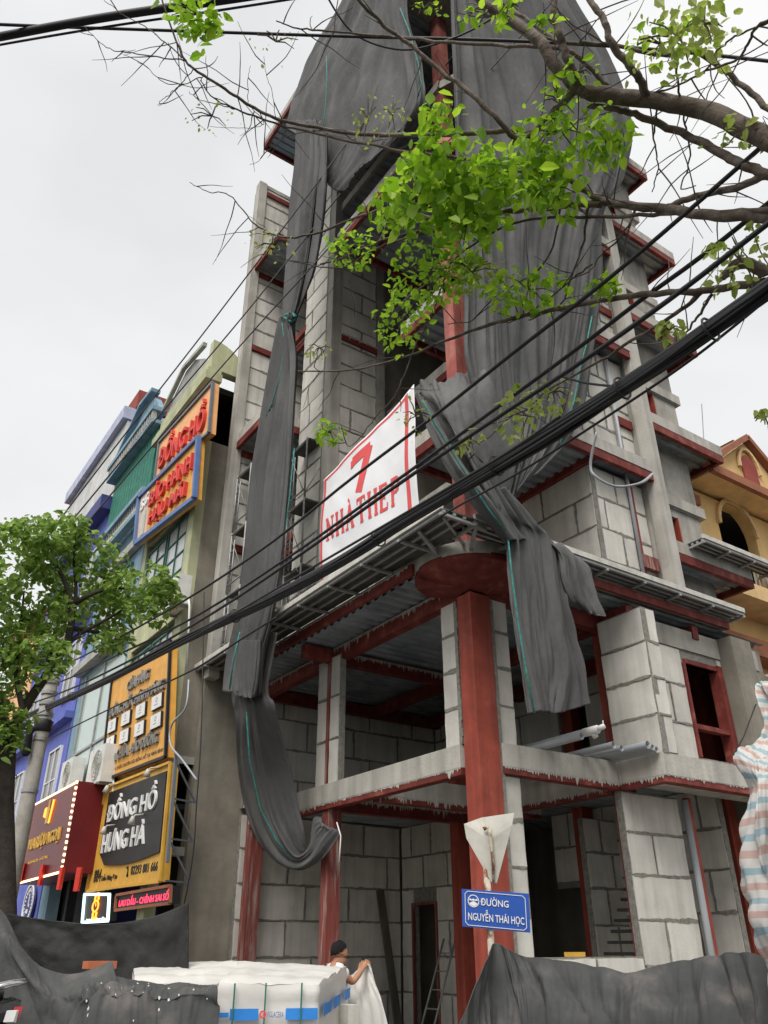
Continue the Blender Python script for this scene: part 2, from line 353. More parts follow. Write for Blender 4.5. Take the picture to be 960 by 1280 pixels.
def masonry(parent, o, ud, nd, Lw, Hw, bl=1.2, bh=.6, holes=(), back=.12, joint=.03, seed=0, first=None, name='wall', blkmat=None, proud=.014):
    """a mortar core (part of parent) carrying separate blocks as its sub-parts; o = lower left corner of the front face"""
    blkmat = blkmat or M['aac']
    o = np.array(o, float); ud = np.array(ud, float); nd = np.array(nd, float); up = np.array((0, 0, 1.)); rg = random.Random(seed)
    us = sorted({0., Lw, *[h for H in holes for h in H[:2] if 0 < h < Lw]}); vs = sorted({0., Hw, *[h for H in holes for h in H[2:] if 0 < h < Hw]})
    core = MB()
    for a0, a1 in zip(us, us[1:]):
        for b0, b1 in zip(vs, vs[1:]):
            cu, cv = (a0+a1)/2, (b0+b1)/2
            if any(H[0] < cu < H[1] and H[2] < cv < H[3] for H in holes): continue
            core.prism([o+ud*a+up*b-nd*proud for a, b in ((a0, b0), (a1, b0), (a1, b1), (a0, b1))], -nd*back)
    wo = build(core, name, M['mortar'], parent)
    base = BASE[wo.name]
    nr = max(1, round(Hw/bh)); rh = Hw/nr; sh = rg.random()*bl
    ang = math.atan2(nd[0], -nd[1])
    seams = []; fo = nd*(proud*.15+.002)
    for r_ in range(nr):
        z0, z1 = r_*rh, (r_+1)*rh
        spans = [(0, Lw)]
        for H in holes:
            if H[2] < z1-.05 and H[3] > z0+.05:
                ns = []
                for a, b in spans:
                    if H[1] <= a or H[0] >= b: ns.append((a, b)); continue
                    if H[0] > a: ns.append((a, H[0]))
                    if H[1] < b: ns.append((H[1], b))
                spans = ns
        for a, b in spans:
            cuts = [a]; x = ((sh+r_*bl*.5) % bl)
            while x < b:
                if x > a+.2 and x < b-.2: cuts.append(x)
                x += bl*rg.choice((1, 1, 1, .85))
            cuts.append(b)
            if r_ > 0: seams.append((o+ud*(a+.03)+up*z0+fo, o+ud*(b-.03)+up*z0+fo, 1))
            for x in cuts[1:-1]: seams.append((o+ud*x+up*(z0+.03)+fo, o+ud*x+up*(z1-.03)+fo, 0))
            for p, q in zip(cuts, cuts[1:]):
                Lb, Hb = q-p-joint*rg.uniform(.7, 1.5), rh-joint*rg.uniform(.8, 1.5)
                if Lb < .06: continue
                me = block_mesh(Lb, Hb, proud+.01, blkmat, rg.randrange(3))
                bo = bpy.data.objects.new('block', me); COL.objects.link(bo); bo.parent = wo
                c = o+ud*(p+q)/2+up*(z0+z1)/2+nd*rg.uniform(-.004, .005)
                bo.location = tuple(c-base); bo.rotation_euler = (rg.uniform(-.003, .003), 0, ang)
                Lq, Hq = round(Lb*20)/20, round(Hb*20)/20
                bo.scale = (Lb/Lq, 1, Hb/Hq)
    sm = MB(); 
    def smear(p, q, nrm):
        n = max(2, int(np.linalg.norm(q-p)/.07)); ph = rg.random()*50; hs = []
        for i in range(n+1):
            e = max(0, .55+1.1*mnoise.noise(Vector((i*.16, ph, 0)))); hs.append((rg.uniform(.0, .032)*e+.010, rg.uniform(.0, .036)*e+.010))
        for i in range(n):
            a = p+(q-p)*i/n; c = p+(q-p)*(i+1)/n
            sm.prism([a-nrm*hs[i][1], c-nrm*hs[i+1][1], c+nrm*hs[i+1][0], a+nrm*hs[i][0]], nd*(.004+.003*rg.random()))
    for (p, q, kind) in seams: smear(p, q, up if kind else ud)
    if sm.v: build(sm, 'mortar_smear', M['smear'], wo, kind='stuff')
    return wo
def deck(x0, x1, y0, y1, z, along='x', pitch=.24, h=.055):
    mb = MB(); a0, a1 = (y0, y1) if along == 'x' else (x0, x1)
    prof = []; a = a0
    while a < a1:
        for da, dz in ((0, 0), (.1, 0), (.13, h), (.20, h)):
            if a+da <= a1: prof.append((a+da, z+dz))
        a += pitch
    b0, b1 = (x0, x1) if along == 'x' else (y0, y1)
    mb.grid([[(b, p, q) if along == 'x' else (p, b, q) for p, q in prof] for b in (b0, b1)])
    mb.uv = {}
    return mb
def drips(p, q, nd, h0, h1, seed=0):
    """mortar that ran down over a steel flange: a ragged skin a few millimetres thick"""
    rg = random.Random(seed); p = np.array(p, float); q = np.array(q, float); nd = np.array(nd, float); Ln = np.linalg.norm(q-p); n = int(Ln/.026)
    mb = MB(); up = np.array((0, 0, 1.)); lo = []; env = rg.random()*9
    for i in range(n+1):
        e = max(.1, .5+1.1*mnoise.noise(Vector((i*.05, env, 0))))
        lo.append((h0+(h1-h0)*1.3*rg.random()**3*e) if (i % 2 or rg.random() < .25) else rg.uniform(0, .3)*h0)
    for i in range(n):
        a = p+(q-p)*i/n; b = p+(q-p)*(i+1)/n
        mb.prism([a, b, b-up*(lo[i+1]+.004), a-up*(lo[i]+.004)], nd*.006)
    return mb
X_, Y_, Z_ = np.eye(3)
# ================================================================== SETTING
build(MB().box(-600, 600, -600, 600, -1.2, 0), 'ground', M['asphalt'], kind='structure')
pv = MB(); pv.box(-5.4, 30, -3.6, 120, .004, .13)
build(pv, 'pavement', M['paving'], kind='structure')
kb = MB(); kb.box(-5.56, -5.405, -3.6, 120, .004, .15); kb.box(-5.56, 30, -3.76, -3.605, .004, .15)
build(kb, 'kerb', M['kerb'], kind='structure')
ml = MB()
for i in range(14): ml.box(-10.1, -9.95, -2+i*6, 1.5+i*6, .003, .006)
build(ml, 'road_marking', M['white'], kind='structure')
# ================================================================== THE UNFINISHED CORNER BUILDING
B = thing('unfinished_building', (3, 3.5, .13), 'tall unfinished steel frame building on the corner with pale block walls and red columns', 'building')
F1, F2, F3, F4, F5, F6, F7, F8 = 4.15, 6.98, 10.0, 13.05, 16.1, 19.2, 22.2, 25.0
def part(mb, name, m, sm=False, label=None, kind=None): return build(mb, name, M[m], B, sm, label=label, kind=kind)
# columns
cc = MB()
def hcol(mb, x0, x1, y0, y1, z0, z1): mb.box(x0, x1, y0, y1, z0, z1)
hcol(cc, -.03, .36, -.03, .29, .13, 6.4); part(cc, 'corner_column', 'red', label='dark red steel corner column')
cc = MB(); hcol(cc, .0, .35, .0, .29, 6.92, 15.6); hcol(cc, .02, .33, .02, .27, 16.12, 30); part(cc, 'corner_column', 'redpink', label='faded pinkish upper length of the corner column')
# welded seam lip on the arris
part(MB().box(-.006, .0, .10, .115, .13, 6.2), 'weld_seam', 'red')
for (cx, cy, sx, sy, z1, m_) in ((0, 4.08, .26, .22, F1-.4, 'redw'), (0, 7.12, .28, .26, F1, 'redw')):
    c_ = MB(); c_.box(cx, cx+.02, cy, cy+sy, .13, z1); c_.box(cx+sx-.02, cx+sx, cy, cy+sy, .13, z1); c_.box(cx+.02, cx+sx-.02, cy+sy/2-.012, cy+sy/2+.012, .13, z1)
    c_.box(cx+.02, cx+sx-.02, cy+.003, cy+.018, .13, z1)
    part(c_, 'column', m_, label='worn red steel column streaked with mortar')
c_ = MB().box(-.02, .24, 4.16, 4.24, F1, 6.4); part(c_, 'column', 'redw')
for (x, y) in ((3.1, .1), (5.1, 2.9), (3.0, 4.2), (6.3, .5)):
    part(MB().box(x, x+.26, y, y+.26, .13, 6.5), 'column', 'red')
# block casing of the columns
masonry(B, (.04, .80, F1), -Y_, -X_, .40, 2.3, .40, .6, seed=1, name='column_casing')
masonry(B, (.42, .05, F1), X_, -Y_, .37, 2.3, .37, .6, seed=2, name='column_casing')
masonry(B, (.42, .05, .13), X_, -Y_, .37, 3.6, .37, .62, seed=3, name='column_casing')
masonry(B, (0, 4.62, F1), -Y_, -X_, .36, 2.35, .4, .8, seed=4, name='column_casing')
masonry(B, (0, 4.15, F1), -Y_, -X_, .33, 2.35, .4, .8, seed=5, name='column_casing')
# ragged mortar seams between casing and the red column
sm_ = MB(); rg = random.Random(3)
for z in np.arange(.2, 6.3, .11):
    if z > F1: sm_.box(-.012, .03, .352+rg.uniform(-.035, .0), .41, z, z+.108)
    sm_.box(.375+rg.uniform(-.03, .012), .44, -.012, .04, z, z+.108)
part(sm_, 'mortar_seam', 'mortar', kind='stuff')
# F1 ring beams
def ringbeam(p, q, nd, ztop, name='ring_beam', h=.32, fl=.10, d=.22, seed=0, mt='concl', drip=(.03, .12)):
    p = np.array(p, float); q = np.array(q, float); nd = np.array(nd, float); dn = -nd*d
    b_ = MB().prism([(*p[:2], ztop-h), (*q[:2], ztop-h), (*q[:2], ztop), (*p[:2], ztop)], dn); o_ = part(b_, name, mt)
    f_ = MB().prism([(*(p-nd*.012)[:2], ztop-h-fl), (*(q-nd*.012)[:2], ztop-h-fl), (*(q-nd*.012)[:2], ztop-h-.002), (*(p-nd*.012)[:2], ztop-h-.002)], dn*.8)
    build(f_, 'steel_flange', M['redb'], o_)
    if drip: build(drips((*(p-nd*.01)[:2], ztop-h), (*(q-nd*.01)[:2], ztop-h), nd, *drip, seed=seed), 'mortar_drip', M['concl'], o_)
ringbeam((-.05, .37, 0), (-.05, 7.2, 0), -X_, F1, seed=1, drip=(.02, .10))
ringbeam((.41, -.05, 0), (2.84, -.05, 0), -Y_, F1, seed=2)
ringbeam((2.785, -.06, 0), (2.785, -.905, 0), -X_, F1-.006, seed=3)
ringbeam((2.80, -.92, 0), (6.9, -.92, 0), -Y_, F1, seed=4, drip=(.01, .05))
ringbeam((.2, 2.8, 0), (3.9, 2.8, 0), -Y_, F1-.02, seed=5)
ringbeam((.24, 4.12, 0), (3.9, 4.12, 0), -Y_, F1-.1, h=.12, fl=.22, seed=6, drip=(.04, .15))
ringbeam((2.84, 3.0, 0), (2.84, .18, 0), -X_, F1-.02, seed=7, drip=(.04, .14))
part(deck(.2, 3.9, 3.02, 7.3, F1-.12), 'steel_deck', 'deck')
part(MB().box(.2, 3.9, 3.02, 7.3, F1-.06, F1+.02), 'floor_slab', 'conc')
part(deck(3.06, 6.9, -.69, 7.3, F1-.12), 'steel_deck', 'deck')
part(MB().box(3.06, 6.9, -.69, 7.3, F1-.06, F1+.02), 'floor_slab', 'conc')
sf = MB().prism([(2.84, -.04, F1-.33), (6.8, -.04, F1-.33), (6.8, -.69, F1-.33), (2.84, -.69, F1-.33)], (0, 0, .03)); part(sf, 'soffit_panel', 'concl')
# ground floor right pier, drain pipe, low wall
masonry(B, (2.86, 0, .13), X_, -Y_, 1.38, 3.6, 2.6, .60, seed=8, name='pier')
part(MB().tube([(4.33, -.06, .13), (4.33, -.06, 3.7)], .055, 10), 'drain_pipe', 'pvc', True)
part(MB().box(4.42, 4.52, -.05, .05, .13, 3.75), 'door_jamb', 'red')
masonry(B, (.80, -.02, .13), X_, -Y_, 2.04, 1.33, 1.1, .66, seed=9, name='low_wall')
# first floor right pier and window wall
masonry(B, (2.84, 0, F1), -Y_, -X_, .93, 2.35, 1.5, .6, seed=10, name='pier')
masonry(B, (2.87, -.93, F1), X_, -Y_, .33, 2.35, .4, .6, seed=11, name='pier')
masonry(B, (3.2, -.55, F1), X_, -Y_, 2.9, 2.0, .62, .6, holes=((1.05, 2.1, .15, 1.75),), seed=12, name='wall')
part(MB().box(3.2, 6.6, -.57, -.3, F1+2.0, F2-.45), 'lintel', 'conc')
wf = MB().box(4.25, 4.31, -.58, -.40, F1+.15, F1+1.75).box(5.20, 5.34, -.60, -.40, F1, F1+1.85).box(4.31, 5.2, -.58, -.45, F1+.62, F1+.70).box(4.31, 5.2, -.58, -.42, F1+1.75, F1+1.83)
part(wf, 'window_frame', 'redb')
cb = MB().box(5.40, 6.0, -.85, -.4, F1, F2-.45).box(6.0, 6.75, -.55, -.2, F1, F2-.4); part(cb, 'concrete_column', 'render')
# interior walls, ground and first floor
masonry(B, (-.1, 7.42, .13), X_, -Y_, 4.0, 3.9, 1.25, .62, seed=20)
masonry(B, (-.1, 7.42, F1), X_, -Y_, 5.1, 2.6, 1.25, .62, seed=21)
masonry(B, (3.92, 7.40, .13), -Y_, -X_, 3.3, 3.9, .85, .60, holes=((.45, 1.25, 0, 2.3),), seed=22)
masonry(B, (5.45, 4.1, .13), -Y_, -X_, 4.0, 3.9, 1.1, .6, holes=((0, .9, 0, 2.5),), seed=23)
masonry(B, (5.0, 7.40, F1), -Y_, -X_, 7.2, 2.6, 1.2, .62, holes=((1.6, 2.5, 0, 1.9), (4.25, 5.0, 0, 2.1)), seed=24)
part(MB().box(6.75, 6.9, -.3, 7.5, .13, F2-.3), 'back_wall', 'render')
df = MB(); df.box(3.88, 3.95, 6.95, 7.0, .13, 2.45).box(3.88, 3.95, 6.12, 6.17, .13, 2.45).box(3.88, 3.95, 6.17, 6.95, 2.40, 2.45); part(df, 'door_frame', 'redw')
masonry(B, (4.55, 2.4, .13), X_, -Y_, 2.2, 3.6, .5, .6, seed=25)
stp = MB()
for i in range(11):
    y = 1.35+i*.12; stp.box(4.0+i*.12, 4.16+i*.12, 1.3, 2.1, .95+i*.17, 1.0+i*.17)
stp.prism([(3.9, 1.28, .75), (5.4, 1.28, 2.87), (5.4, 1.28, 2.67), (3.95, 1.28, .6)], (0, .05, 0)); part(stp, 'stair_flight', 'board')
# slabs -------------------------------------------------------------
def rounded(x0, y0, x1, y1, r_=.75):
    pts = [(x0, y1)]
    for i in range(9):
        t = math.pi+math.pi/2*i/8; pts.append((x0+r_+r_*math.cos(t), y0+r_+r_*math.sin(t)))
    return pts+[(x1, y0), (x1, y1)]
s2 = MB().prism([(*p, F2-.22) for p in rounded(-.68, -.70, 5.7, 7.4)], (0, 0, .2)); part(s2, 'floor_slab', 'concl')
part(deck(-.62, 6.85, .42, 7.38, F2-.285, h=.05), 'steel_deck', 'deck'); part(deck(.40, 6.85, -.64, .42, F2-.285, h=.05), 'steel_deck', 'deck')
def redbeam(p, q, a=.16, b=.26, seed=None, dr=True):
    o_ = part(MB().beam(p, q, a, b), 'steel_beam', 'redb')
    return o_
zb = F2-.42
redbeam((-.715, .5, F2-.19), (-.715, 7.36, F2-.19), .06, .19); redbeam((.5, -.735, F2-.19), (5.6, -.735, F2-.19), .06, .14)
part(drips((-.746, .6, F2-.10), (-.746, 7.3, F2-.10), -X_, .02, .08, 31), 'mortar_drip', 'concl')
b1_ = redbeam((.12, .36, zb-.02), (.12, 7.2, zb-.02), .18, .28); build(drips((.028, .4, zb+.11), (.028, 7.2, zb+.11), -X_, .04, .16, 32), 'mortar_drip', M['concl'], b1_)
redbeam((.4, .12, zb-.02), (6.6, .12, zb-.02), .18, .28)
b2_ = redbeam((-.6, 4.2, zb-.03), (5, 4.2, zb-.03), .16, .25); build(drips((.2, 4.118, zb+.08), (5, 4.118, zb+.08), -Y_, .05, .18, 33), 'mortar_drip', M['concl'], b2_)
redbeam((-.6, 7.22, zb-.03), (5, 7.22, zb-.03), .16, .25); redbeam((3.0, -.6, zb-.03), (3.0, 7.2, zb-.03), .16, .25); redbeam((-.6, .55, zb+.02), (-.1, .1, zb+.02), .1, .18)
redbeam((4.75, -.6, zb-.03), (4.75, 7.2, zb-.03), .16, .25)
# the mushroom cap at F2 and ring at F5
def cap(z, r_, mt, h=.33):
    mb = MB().lathe((.19, .17, z), [(.20, -h), (.32, -h+.05), (.60, -h*.62), (r_-.02, -.09), (r_, -.085), (r_, -.02), (r_, .02), (r_-.06, .02)], 40)
    mb.face([(.19+(r_-.06)*math.cos(t), .17+(r_-.06)*math.sin(t), z+.02) for t in np.linspace(0, 2*math.pi, 37)[:-1]])
    return part(mb, 'column_capital', mt, True, label='round red steel capital spreading under the slab')
cap(F2-.215, .90, 'redb')
def ring(z, r_):
    mb = MB().lathe((.19, .17, z), [(r_, -.24), (r_, .03), (r_-.05, .03), (r_-.05, -.24), (r_, -.24)], 36); part(mb, 'capital_ring', 'redpink', True)
    mb = MB().lathe((.19, .17, z), [(.24, -.50), (.5, -.34), (r_-.05, -.1)], 36); part(mb, 'column_capital', 'red', True)
ring(F5, 1.12)
# upper floor slabs
def slab(z, poly, edges, dk, lbl=None):
    part(MB().prism([(*p, z-.25) for p in poly], (0, 0, .25)), 'floor_slab', 'concl')
    part(deck(*dk, z-.315, h=.05), 'steel_deck', 'deck')
    for (p, q) in edges: redbeam((*p, z-.345), (*q, z-.345), .09, .18)
slab(F3, [(.0, 0), (.0, 1.7), (1.5, 1.7), (1.5, 4.5), (.0, 4.5), (.0, 7.4), (6.9, 7.4), (6.9, 0), (4.62, 0), (4.62, -.64), (1.4, -.64), (1.4, 0)], [((.05, .4), (.05, 1.7)), ((.05, 1.65), (1.5, 1.65)), ((1.55, 1.7), (1.55, 4.4)), ((.05, 5.9), (.05, 7.2)), ((1.45, -.58), (4.6, -.58)), ((4.55, -.54), (4.55, 1.2)), ((2.8, -.54), (2.8, 2)), ((.4, .06), (1.4, .06))], (1.52, 6.8, 0, 7.3))
part(deck(.02, 1.5, .02, 1.65, F3-.315, h=.05), 'steel_deck', 'deck'); part(deck(.02, 1.5, 4.55, 7.3, F3-.315, h=.05), 'steel_deck', 'deck')
part(deck(1.45, 4.6, -.6, 0, F3-.315, h=.05), 'steel_deck', 'deck')
slab(F4, [(.0, 0), (.0, 1.7), (1.5, 1.7), (1.5, 4.5), (.0, 4.5), (.0, 5.85), (-1.1, 5.85), (-1.1, 7.35), (6.9, 7.35), (6.9, 0), (4.62, 0), (4.62, -.64), (1.4, -.64), (1.4, 0)], [((.05, .4), (.05, 1.7)), ((.05, 1.65), (1.5, 1.65)), ((1.55, 1.7), (1.55, 4.4)), ((-1.05, 5.9), (-1.05, 7.3)), ((1.45, -.58), (4.6, -.58)), ((4.55, -.54), (4.55, 1.2)), ((.4, .06), (1.4, .06)), ((-1, 5.9), (1, 5.9))], (1.52, 6.8, 0, 7.3))
part(deck(.02, 1.5, .02, 1.65, F4-.315, h=.05), 'steel_deck', 'deck'); part(deck(.02, 1.5, 4.55, 7.3, F4-.315, h=.05), 'steel_deck', 'deck')
part(deck(-1.05, 0, 5.9, 7.3, F4-.315, h=.05), 'steel_deck', 'deck'); part(deck(1.45, 4.6, -.6, 0, F4-.315, h=.05), 'steel_deck', 'deck')
slab(F5, [(-1.0, .2), (-1.0, 2.75), (1.5, 2.75), (1.5, 4.5), (0, 4.5), (0, 7.35), (6.9, 7.35), (6.9, 0), (4.62, 0), (4.62, -.64), (.6, -.9), (0, -.6), (-.6, -.4)], [((-.95, .8), (-.95, 2.7)), ((-.15, .5), (-.15, 2.7)), ((1, -.62), (4.6, -.58)), ((4.55, -.54), (4.55, 1.2)), ((-.9, 2.69), (1.5, 2.69)), ((.05, 5.9), (.05, 7.2))], (1.52, 6.8, .1, 7.3))
part(deck(-.95, 1.5, .1, 2.7, F5-.315, h=.05), 'steel_deck', 'deck'); part(deck(.02, 1.5, 4.55, 7.3, F5-.315, h=.05), 'steel_deck', 'deck')
slab(F6, [(-.05, 0), (-.05, 5.85), (-1.1, 5.85), (-1.1, 7.35), (6.9, 7.35), (6.9, 0), (4.62, 0), (4.62, -.64), (.3, -.64), (0, 0)], [((-1.05, 5.9), (-1.05, 7.3)), ((1, -.58), (4.6, -.58)), ((-1, 5.9), (1, 5.9)), ((4.55, -.54), (4.55, 1.2))], (.02, 6.8, .1, 7.3))
part(deck(-1.05, 0, 5.9, 7.3, F6-.315, h=.05), 'steel_deck', 'deck')
slab(F7, [(-1.0, .2), (-1.0, 4.3), (.4, 4.3), (.4, 7.35), (6.9, 7.35), (6.9, 0), (4.62, 0), (4.62, -.64), (.3, -.64)], [((-.95, .8), (-.95, 4.2)), ((1, -.58), (4.6, -.58))], (.42, 6.8, .3, 7.3))
part(deck(-.95, .42, .3, 4.25, F7-.315, h=.05), 'steel_deck', 'deck')
slab(F8, [(-1.05, .3), (-1.05, 7.75), (6.9, 7.75), (6.9, -.3), (.3, -.64)], [((-1.0, .8), (-1.0, 7.7)), ((-1, 7.70), (3, 7.70)), ((-1, 5.9), (3, 5.9))], (-1, 6.8, .3, 7.7))
# half landings of the stair core on the right
for z in (8.5, 11.55, 14.6, 17.65, 20.7):
    x1 = 7.35 if z < 20 else 7.0
    part(MB().box(4.7, x1, -.46, 1.2, z-.25, z), 'landing_slab', 'concl')
    part(deck(4.72, x1-.05, -.42, 1.2, z-.315, h=.05), 'steel_deck', 'deck')
    redbeam((4.7, -.41, z-.345), (x1, -.41, z-.345), .09, .18); redbeam((x1-.06, -.36, z-.345), (x1-.06, 1.2, z-.345), .09, .18); redbeam((4.75, -.36, z-.345), (4.75, 1.2, z-.345), .09, .18)
# upper walls
holesS = [(1.0, 1.3, z-F2-.25, z-F2+.55) for z in (8.95, 12.35, 15.4, 18.4)]
sw = MB()
us = [0, 1.0, 1.3, 2.1]; vs = sorted({0, 15.0, *[h for H in holesS for h in H[2:]]})
for a0, a1 in zip(us, us[1:]):
    for b0, b1 in zip(vs, vs[1:]):
        if not any(H[0] <= a0 < H[1] and H[2] <= b0 < H[3] for H in holesS): sw.box(4.62+a0, 4.62+a1, .05, .25, F2+b0, F2+b1)
part(sw, 'stair_wall', 'conc')
for H in holesS:
    wf = MB().box(5.62, 5.65, .03, .2, F2+H[2], F2+H[3]).box(5.89, 5.92, .03, .2, F2+H[2], F2+H[3]).box(5.65, 5.89, .03, .2, F2+H[2], F2+H[2]+.04); part(wf, 'window_frame', 'red')
part(MB().box(6.5, 6.7, .25, 7.4, F2, 22), 'end_wall', 'render'); part(MB().box(4.5, 6.5, 1.25, 1.4, F2, 22), 'stair_wall', 'render')
cv = MB().box(4.36, 4.64, -.66, -.42, F2, 20.9).box(4.42, 4.62, -.42, .05, F2, 20.9); part(cv, 'concrete_column', 'concl')
masonry(B, (2.84, 3.2, F2), -Y_, -X_, 3.52, 2.6, 1.25, .62, seed=40)
masonry(B, (2.87, -.31, F2), X_, -Y_, 1.02, 2.6, .75, .6, seed=41)
part(MB().box(3.93, 4.05, -.32, -.1, F2, F3-.4), 'steel_post', 'red')
part(MB().tube([(3.88, -.36, F2), (3.88, -.36, F4-.4)], .035, 8), 'drain_pipe', 'pvc', True)
masonry(B, (4.06, -.28, F2), X_, -Y_, .34, 2.6, .4, .65, seed=42)
part(MB().box(3.9, 4.35, -.4, -.3, F2+.72, F2+.98), 'steel_beam', 'redw')
k_ = 43
for z0, z1 in ((F3, F4), (F4, F5), (F5, F6), (F6, F7), (F7, F8)):
    masonry(B, (2.84, 2.2, z0), -Y_, -X_, 2.5, z1-z0-.42, 1.25, .62, seed=k_)
    masonry(B, (2.87, -.31, z0), X_, -Y_, 1.52, z1-z0-.42, .8, .62, seed=k_+1)
    part(MB().box(3.82, 3.90, -.36, -.325, z0, z1-.4), 'steel_post', 'galv'); k_ += 2
    redbeam((3.95, -.33, z0+1.0), (4.36, -.33, z0+1.0), .08, .2)
# left party wall, pillar and fin wall of the upper floors
pf = [(F2, F3), (F3, F4), (F4, F5), (F5, F6), (F6, F7)]
for i, (z0, z1) in enumerate(pf):
    zt = z1-(.2 if i < 4 else -.15)
    masonry(B, (-.95, 7.36, z0+.02), X_, -Y_, 2.6, zt-z0-.02, 2.7, .61, seed=60+i, name='party_wall', back=.2)
    if i in (0, 2, 4): redbeam((-.93, 7.33, z1-.1), (1.6, 7.33, z1-.1), .06, .17)
    else: redbeam((-.93, 7.33, z1-.5), (1.6, 7.33, z1-.5), .06, .17)
part(MB().box(-1.2, -.95, 7.30, 7.56, .13+6.6, 22.5), 'party_wall_end', 'concl'); part(MB().box(-1.1, 1.6, 7.34, 7.56, 22.36, 22.5), 'coping', 'concl')
part(MB().box(-1.15, 6.7, 7.57, 7.72, .13, 22.3), 'party_wall', 'render')
for i, (z0, z1) in enumerate(((F2, F4+.2), (F4+.2, F6+.2), (F6+.2, F8))):
    masonry(B, (-.10, 5.85, z0), -Y_, -X_, 1.12, z1-z0, 1.2, .62, seed=70+i, name='pillar')
    part(MB().box(-.085, .35, 4.70, 4.727, z0, z1), 'mortar_skin', 'conc')
    masonry(B, (.08, 4.3, z0), X_, -Y_, 1.05, z1-z0, 1.2, .62, seed=80+i, name='fin_wall')
    part(MB().box(-.20, .08, 4.26, 4.49, z0, z1), 'fin_end', 'concl'); part(MB().box(1.13, 1.36, 4.27, 4.49, z0, z1), 'fin_end', 'conc')
for z in (F3+.9, F4+1.6): 
    b_ = redbeam((.09, 4.265, z), (1.12, 4.265, z), .05, .16); build(drips((.1, 4.238, z+.12), (1.12, 4.238, z+.12), -Y_, .03, .14, int(z)), 'mortar_drip', M['concl'], b_)
part(MB().box(1.4, 6.4, 4.6, 4.8, F2, F8), 'inner_wall', 'render'); part(MB().box(1.5, 1.6, 4.8, 7.3, F2, F8), 'inner_wall', 'render')
for z in (F3+.0, F5): redbeam((-.05, 5.8, z-.1), (-.05, 7.2, z-.1), .1, .2)
# ledge frames (light steel outriggers) at F2 and the first landing
def ledge(p0, p1, inn, n, z, name='ledge_frame', lab=None, skip=()):
    p0 = np.array((*p0, z), float); p1 = np.array((*p1, z), float); inn = np.array((*inn, 0), float)
    rim = MB().beam(p0+(0, 0, .03), p1+(0, 0, .03), .05, .09); o_ = part(rim, 'ledge_rim', 'steelw')
    for f in (.06, .34, .62): build(MB().beam(p0+inn*f-(0, 0, .045), p1+inn*f-(0, 0, .045), .05, .04), 'rail', M['galv'], o_)
    for i in range(n):
        a = p0+(p1-p0)*(i+.03)/(n-1+.06); build(MB().beam(a-inn*.02-(0, 0, .085), a+inn*1.25-(0, 0, .10), .05, .04), 'cross_arm', M['galv'], o_)
    build(MB().prism([p0+inn*.03-(0, 0, .02), p1+inn*.03-(0, 0, .02), p1+inn*1.0-(0, 0, .02), p0+inn*1.0-(0, 0, .02)], (0, 0, .025)), 'board', M['board'], o_)
ledge((-1.34, 8.25), (-1.34, -1.05), (.66, 0), 10, 7.0)
ledge((-.75, -1.05), (5.75, -1.02), (0, .42), 8, 7.0)
ledge((5.3, -.80), (8.6, -.80), (0, .40), 5, 8.52)
part(MB().beam((-1.30, -.42, 6.93), (-.5, .02, 6.80), .05, .05).beam((-.68, -1.0, 6.93), (-.35, -.45, 6.80), .05, .05).beam((.2, -.98, 6.93), (-.1, -.5, 6.8), .05, .05).beam((-1.2, -.9, 6.95), (-.3, -.35, 6.9), .04, .04), 'ledge_brace', 'galv')
lq = PX(552, 1270, 3.7)
TL_ = thing('ladder', (lq[0]-.5, lq[1], .13), 'grey ladder leaning on the back wall beside the ground floor door', 'ladder')
for dy in (0, .38): build(MB().tube([(lq[0]-.55, lq[1]-dy, .13), (lq[0]+.12, lq[1]-dy, 1.75)], .02, 6), 'rail', M['galv'], TL_, True)
for k in range(5): build(MB().tube([(lq[0]-.55+.13*(k+.4), lq[1], .13+.31*(k+.4)), (lq[0]-.55+.13*(k+.4), lq[1]-.38, .13+.31*(k+.4))], .014, 6), 'rung', M['galv'], TL_, True)
pq = PY(490, 1200, 7.3)
build(MB().beam((pq[0]-.05, 7.0, .13), (pq[0]-.25, 7.38, 2.7), .18, .04, (0, 1, 0)), 'plank', M['timber'], None, False, 'dark timber plank leaning on the block wall left of the door', 'plank')
# ================================================================== scaffold frames
def scaffold(loc, ud, nd, label):
    T = thing('scaffold_frame', loc, label, 'scaffold', 'scaffold frames standing on the left ledge')
    o = np.array(loc, float); ud = np.array(ud, float); nd = np.array(nd, float); mb = MB(); r_ = .02
    for a in (0, .75): mb.tube([o+ud*a, o+ud*a+Z_*1.55], r_, 6)
    mb.tube([o+Z_*1.5, o+ud*.75+Z_*1.5], r_, 6); mb.tube([o+Z_*.2, o+ud*.75+Z_*.2], r_, 6)
    build(mb, 'post_frame', M['galv'], T, True)
    m2 = MB(); m2.tube([o+ud*.2, o+ud*.2+Z_*1.3], .016, 6)
    for z in (.35, .7, 1.05): m2.tube([o+Z_*z, o+ud*.2+Z_*z], .014, 6)
    build(m2, 'ladder_rungs', M['galv'], T, True)
    build(MB().tube([o+ud*.75+Z_*.1, o+ud*.75-nd*.6+Z_*1.4], .012, 5), 'brace', M['galv'], T, True); build(MB().tube([o+Z_*1.4, o-nd*.6+Z_*.1], .012, 5), 'brace', M['galv'], T, True)
    build(MB().prism([o-nd*.05+Z_*1.52, o+ud*.75-nd*.05+Z_*1.52, o+ud*.75-nd*.5+Z_*1.52, o-nd*.5+Z_*1.52], (0, 0, .045)), 'plank', M['board'], T)
for i, t_ in enumerate(('lowest scaffold frame beside the grey party wall', 'middle scaffold frame beside the grey party wall', 'topmost scaffold frame beside the grey party wall under the balcony')):
    scaffold((-1.02, 7.2, 7.06+1.58*i), -Y_, -X_, t_)
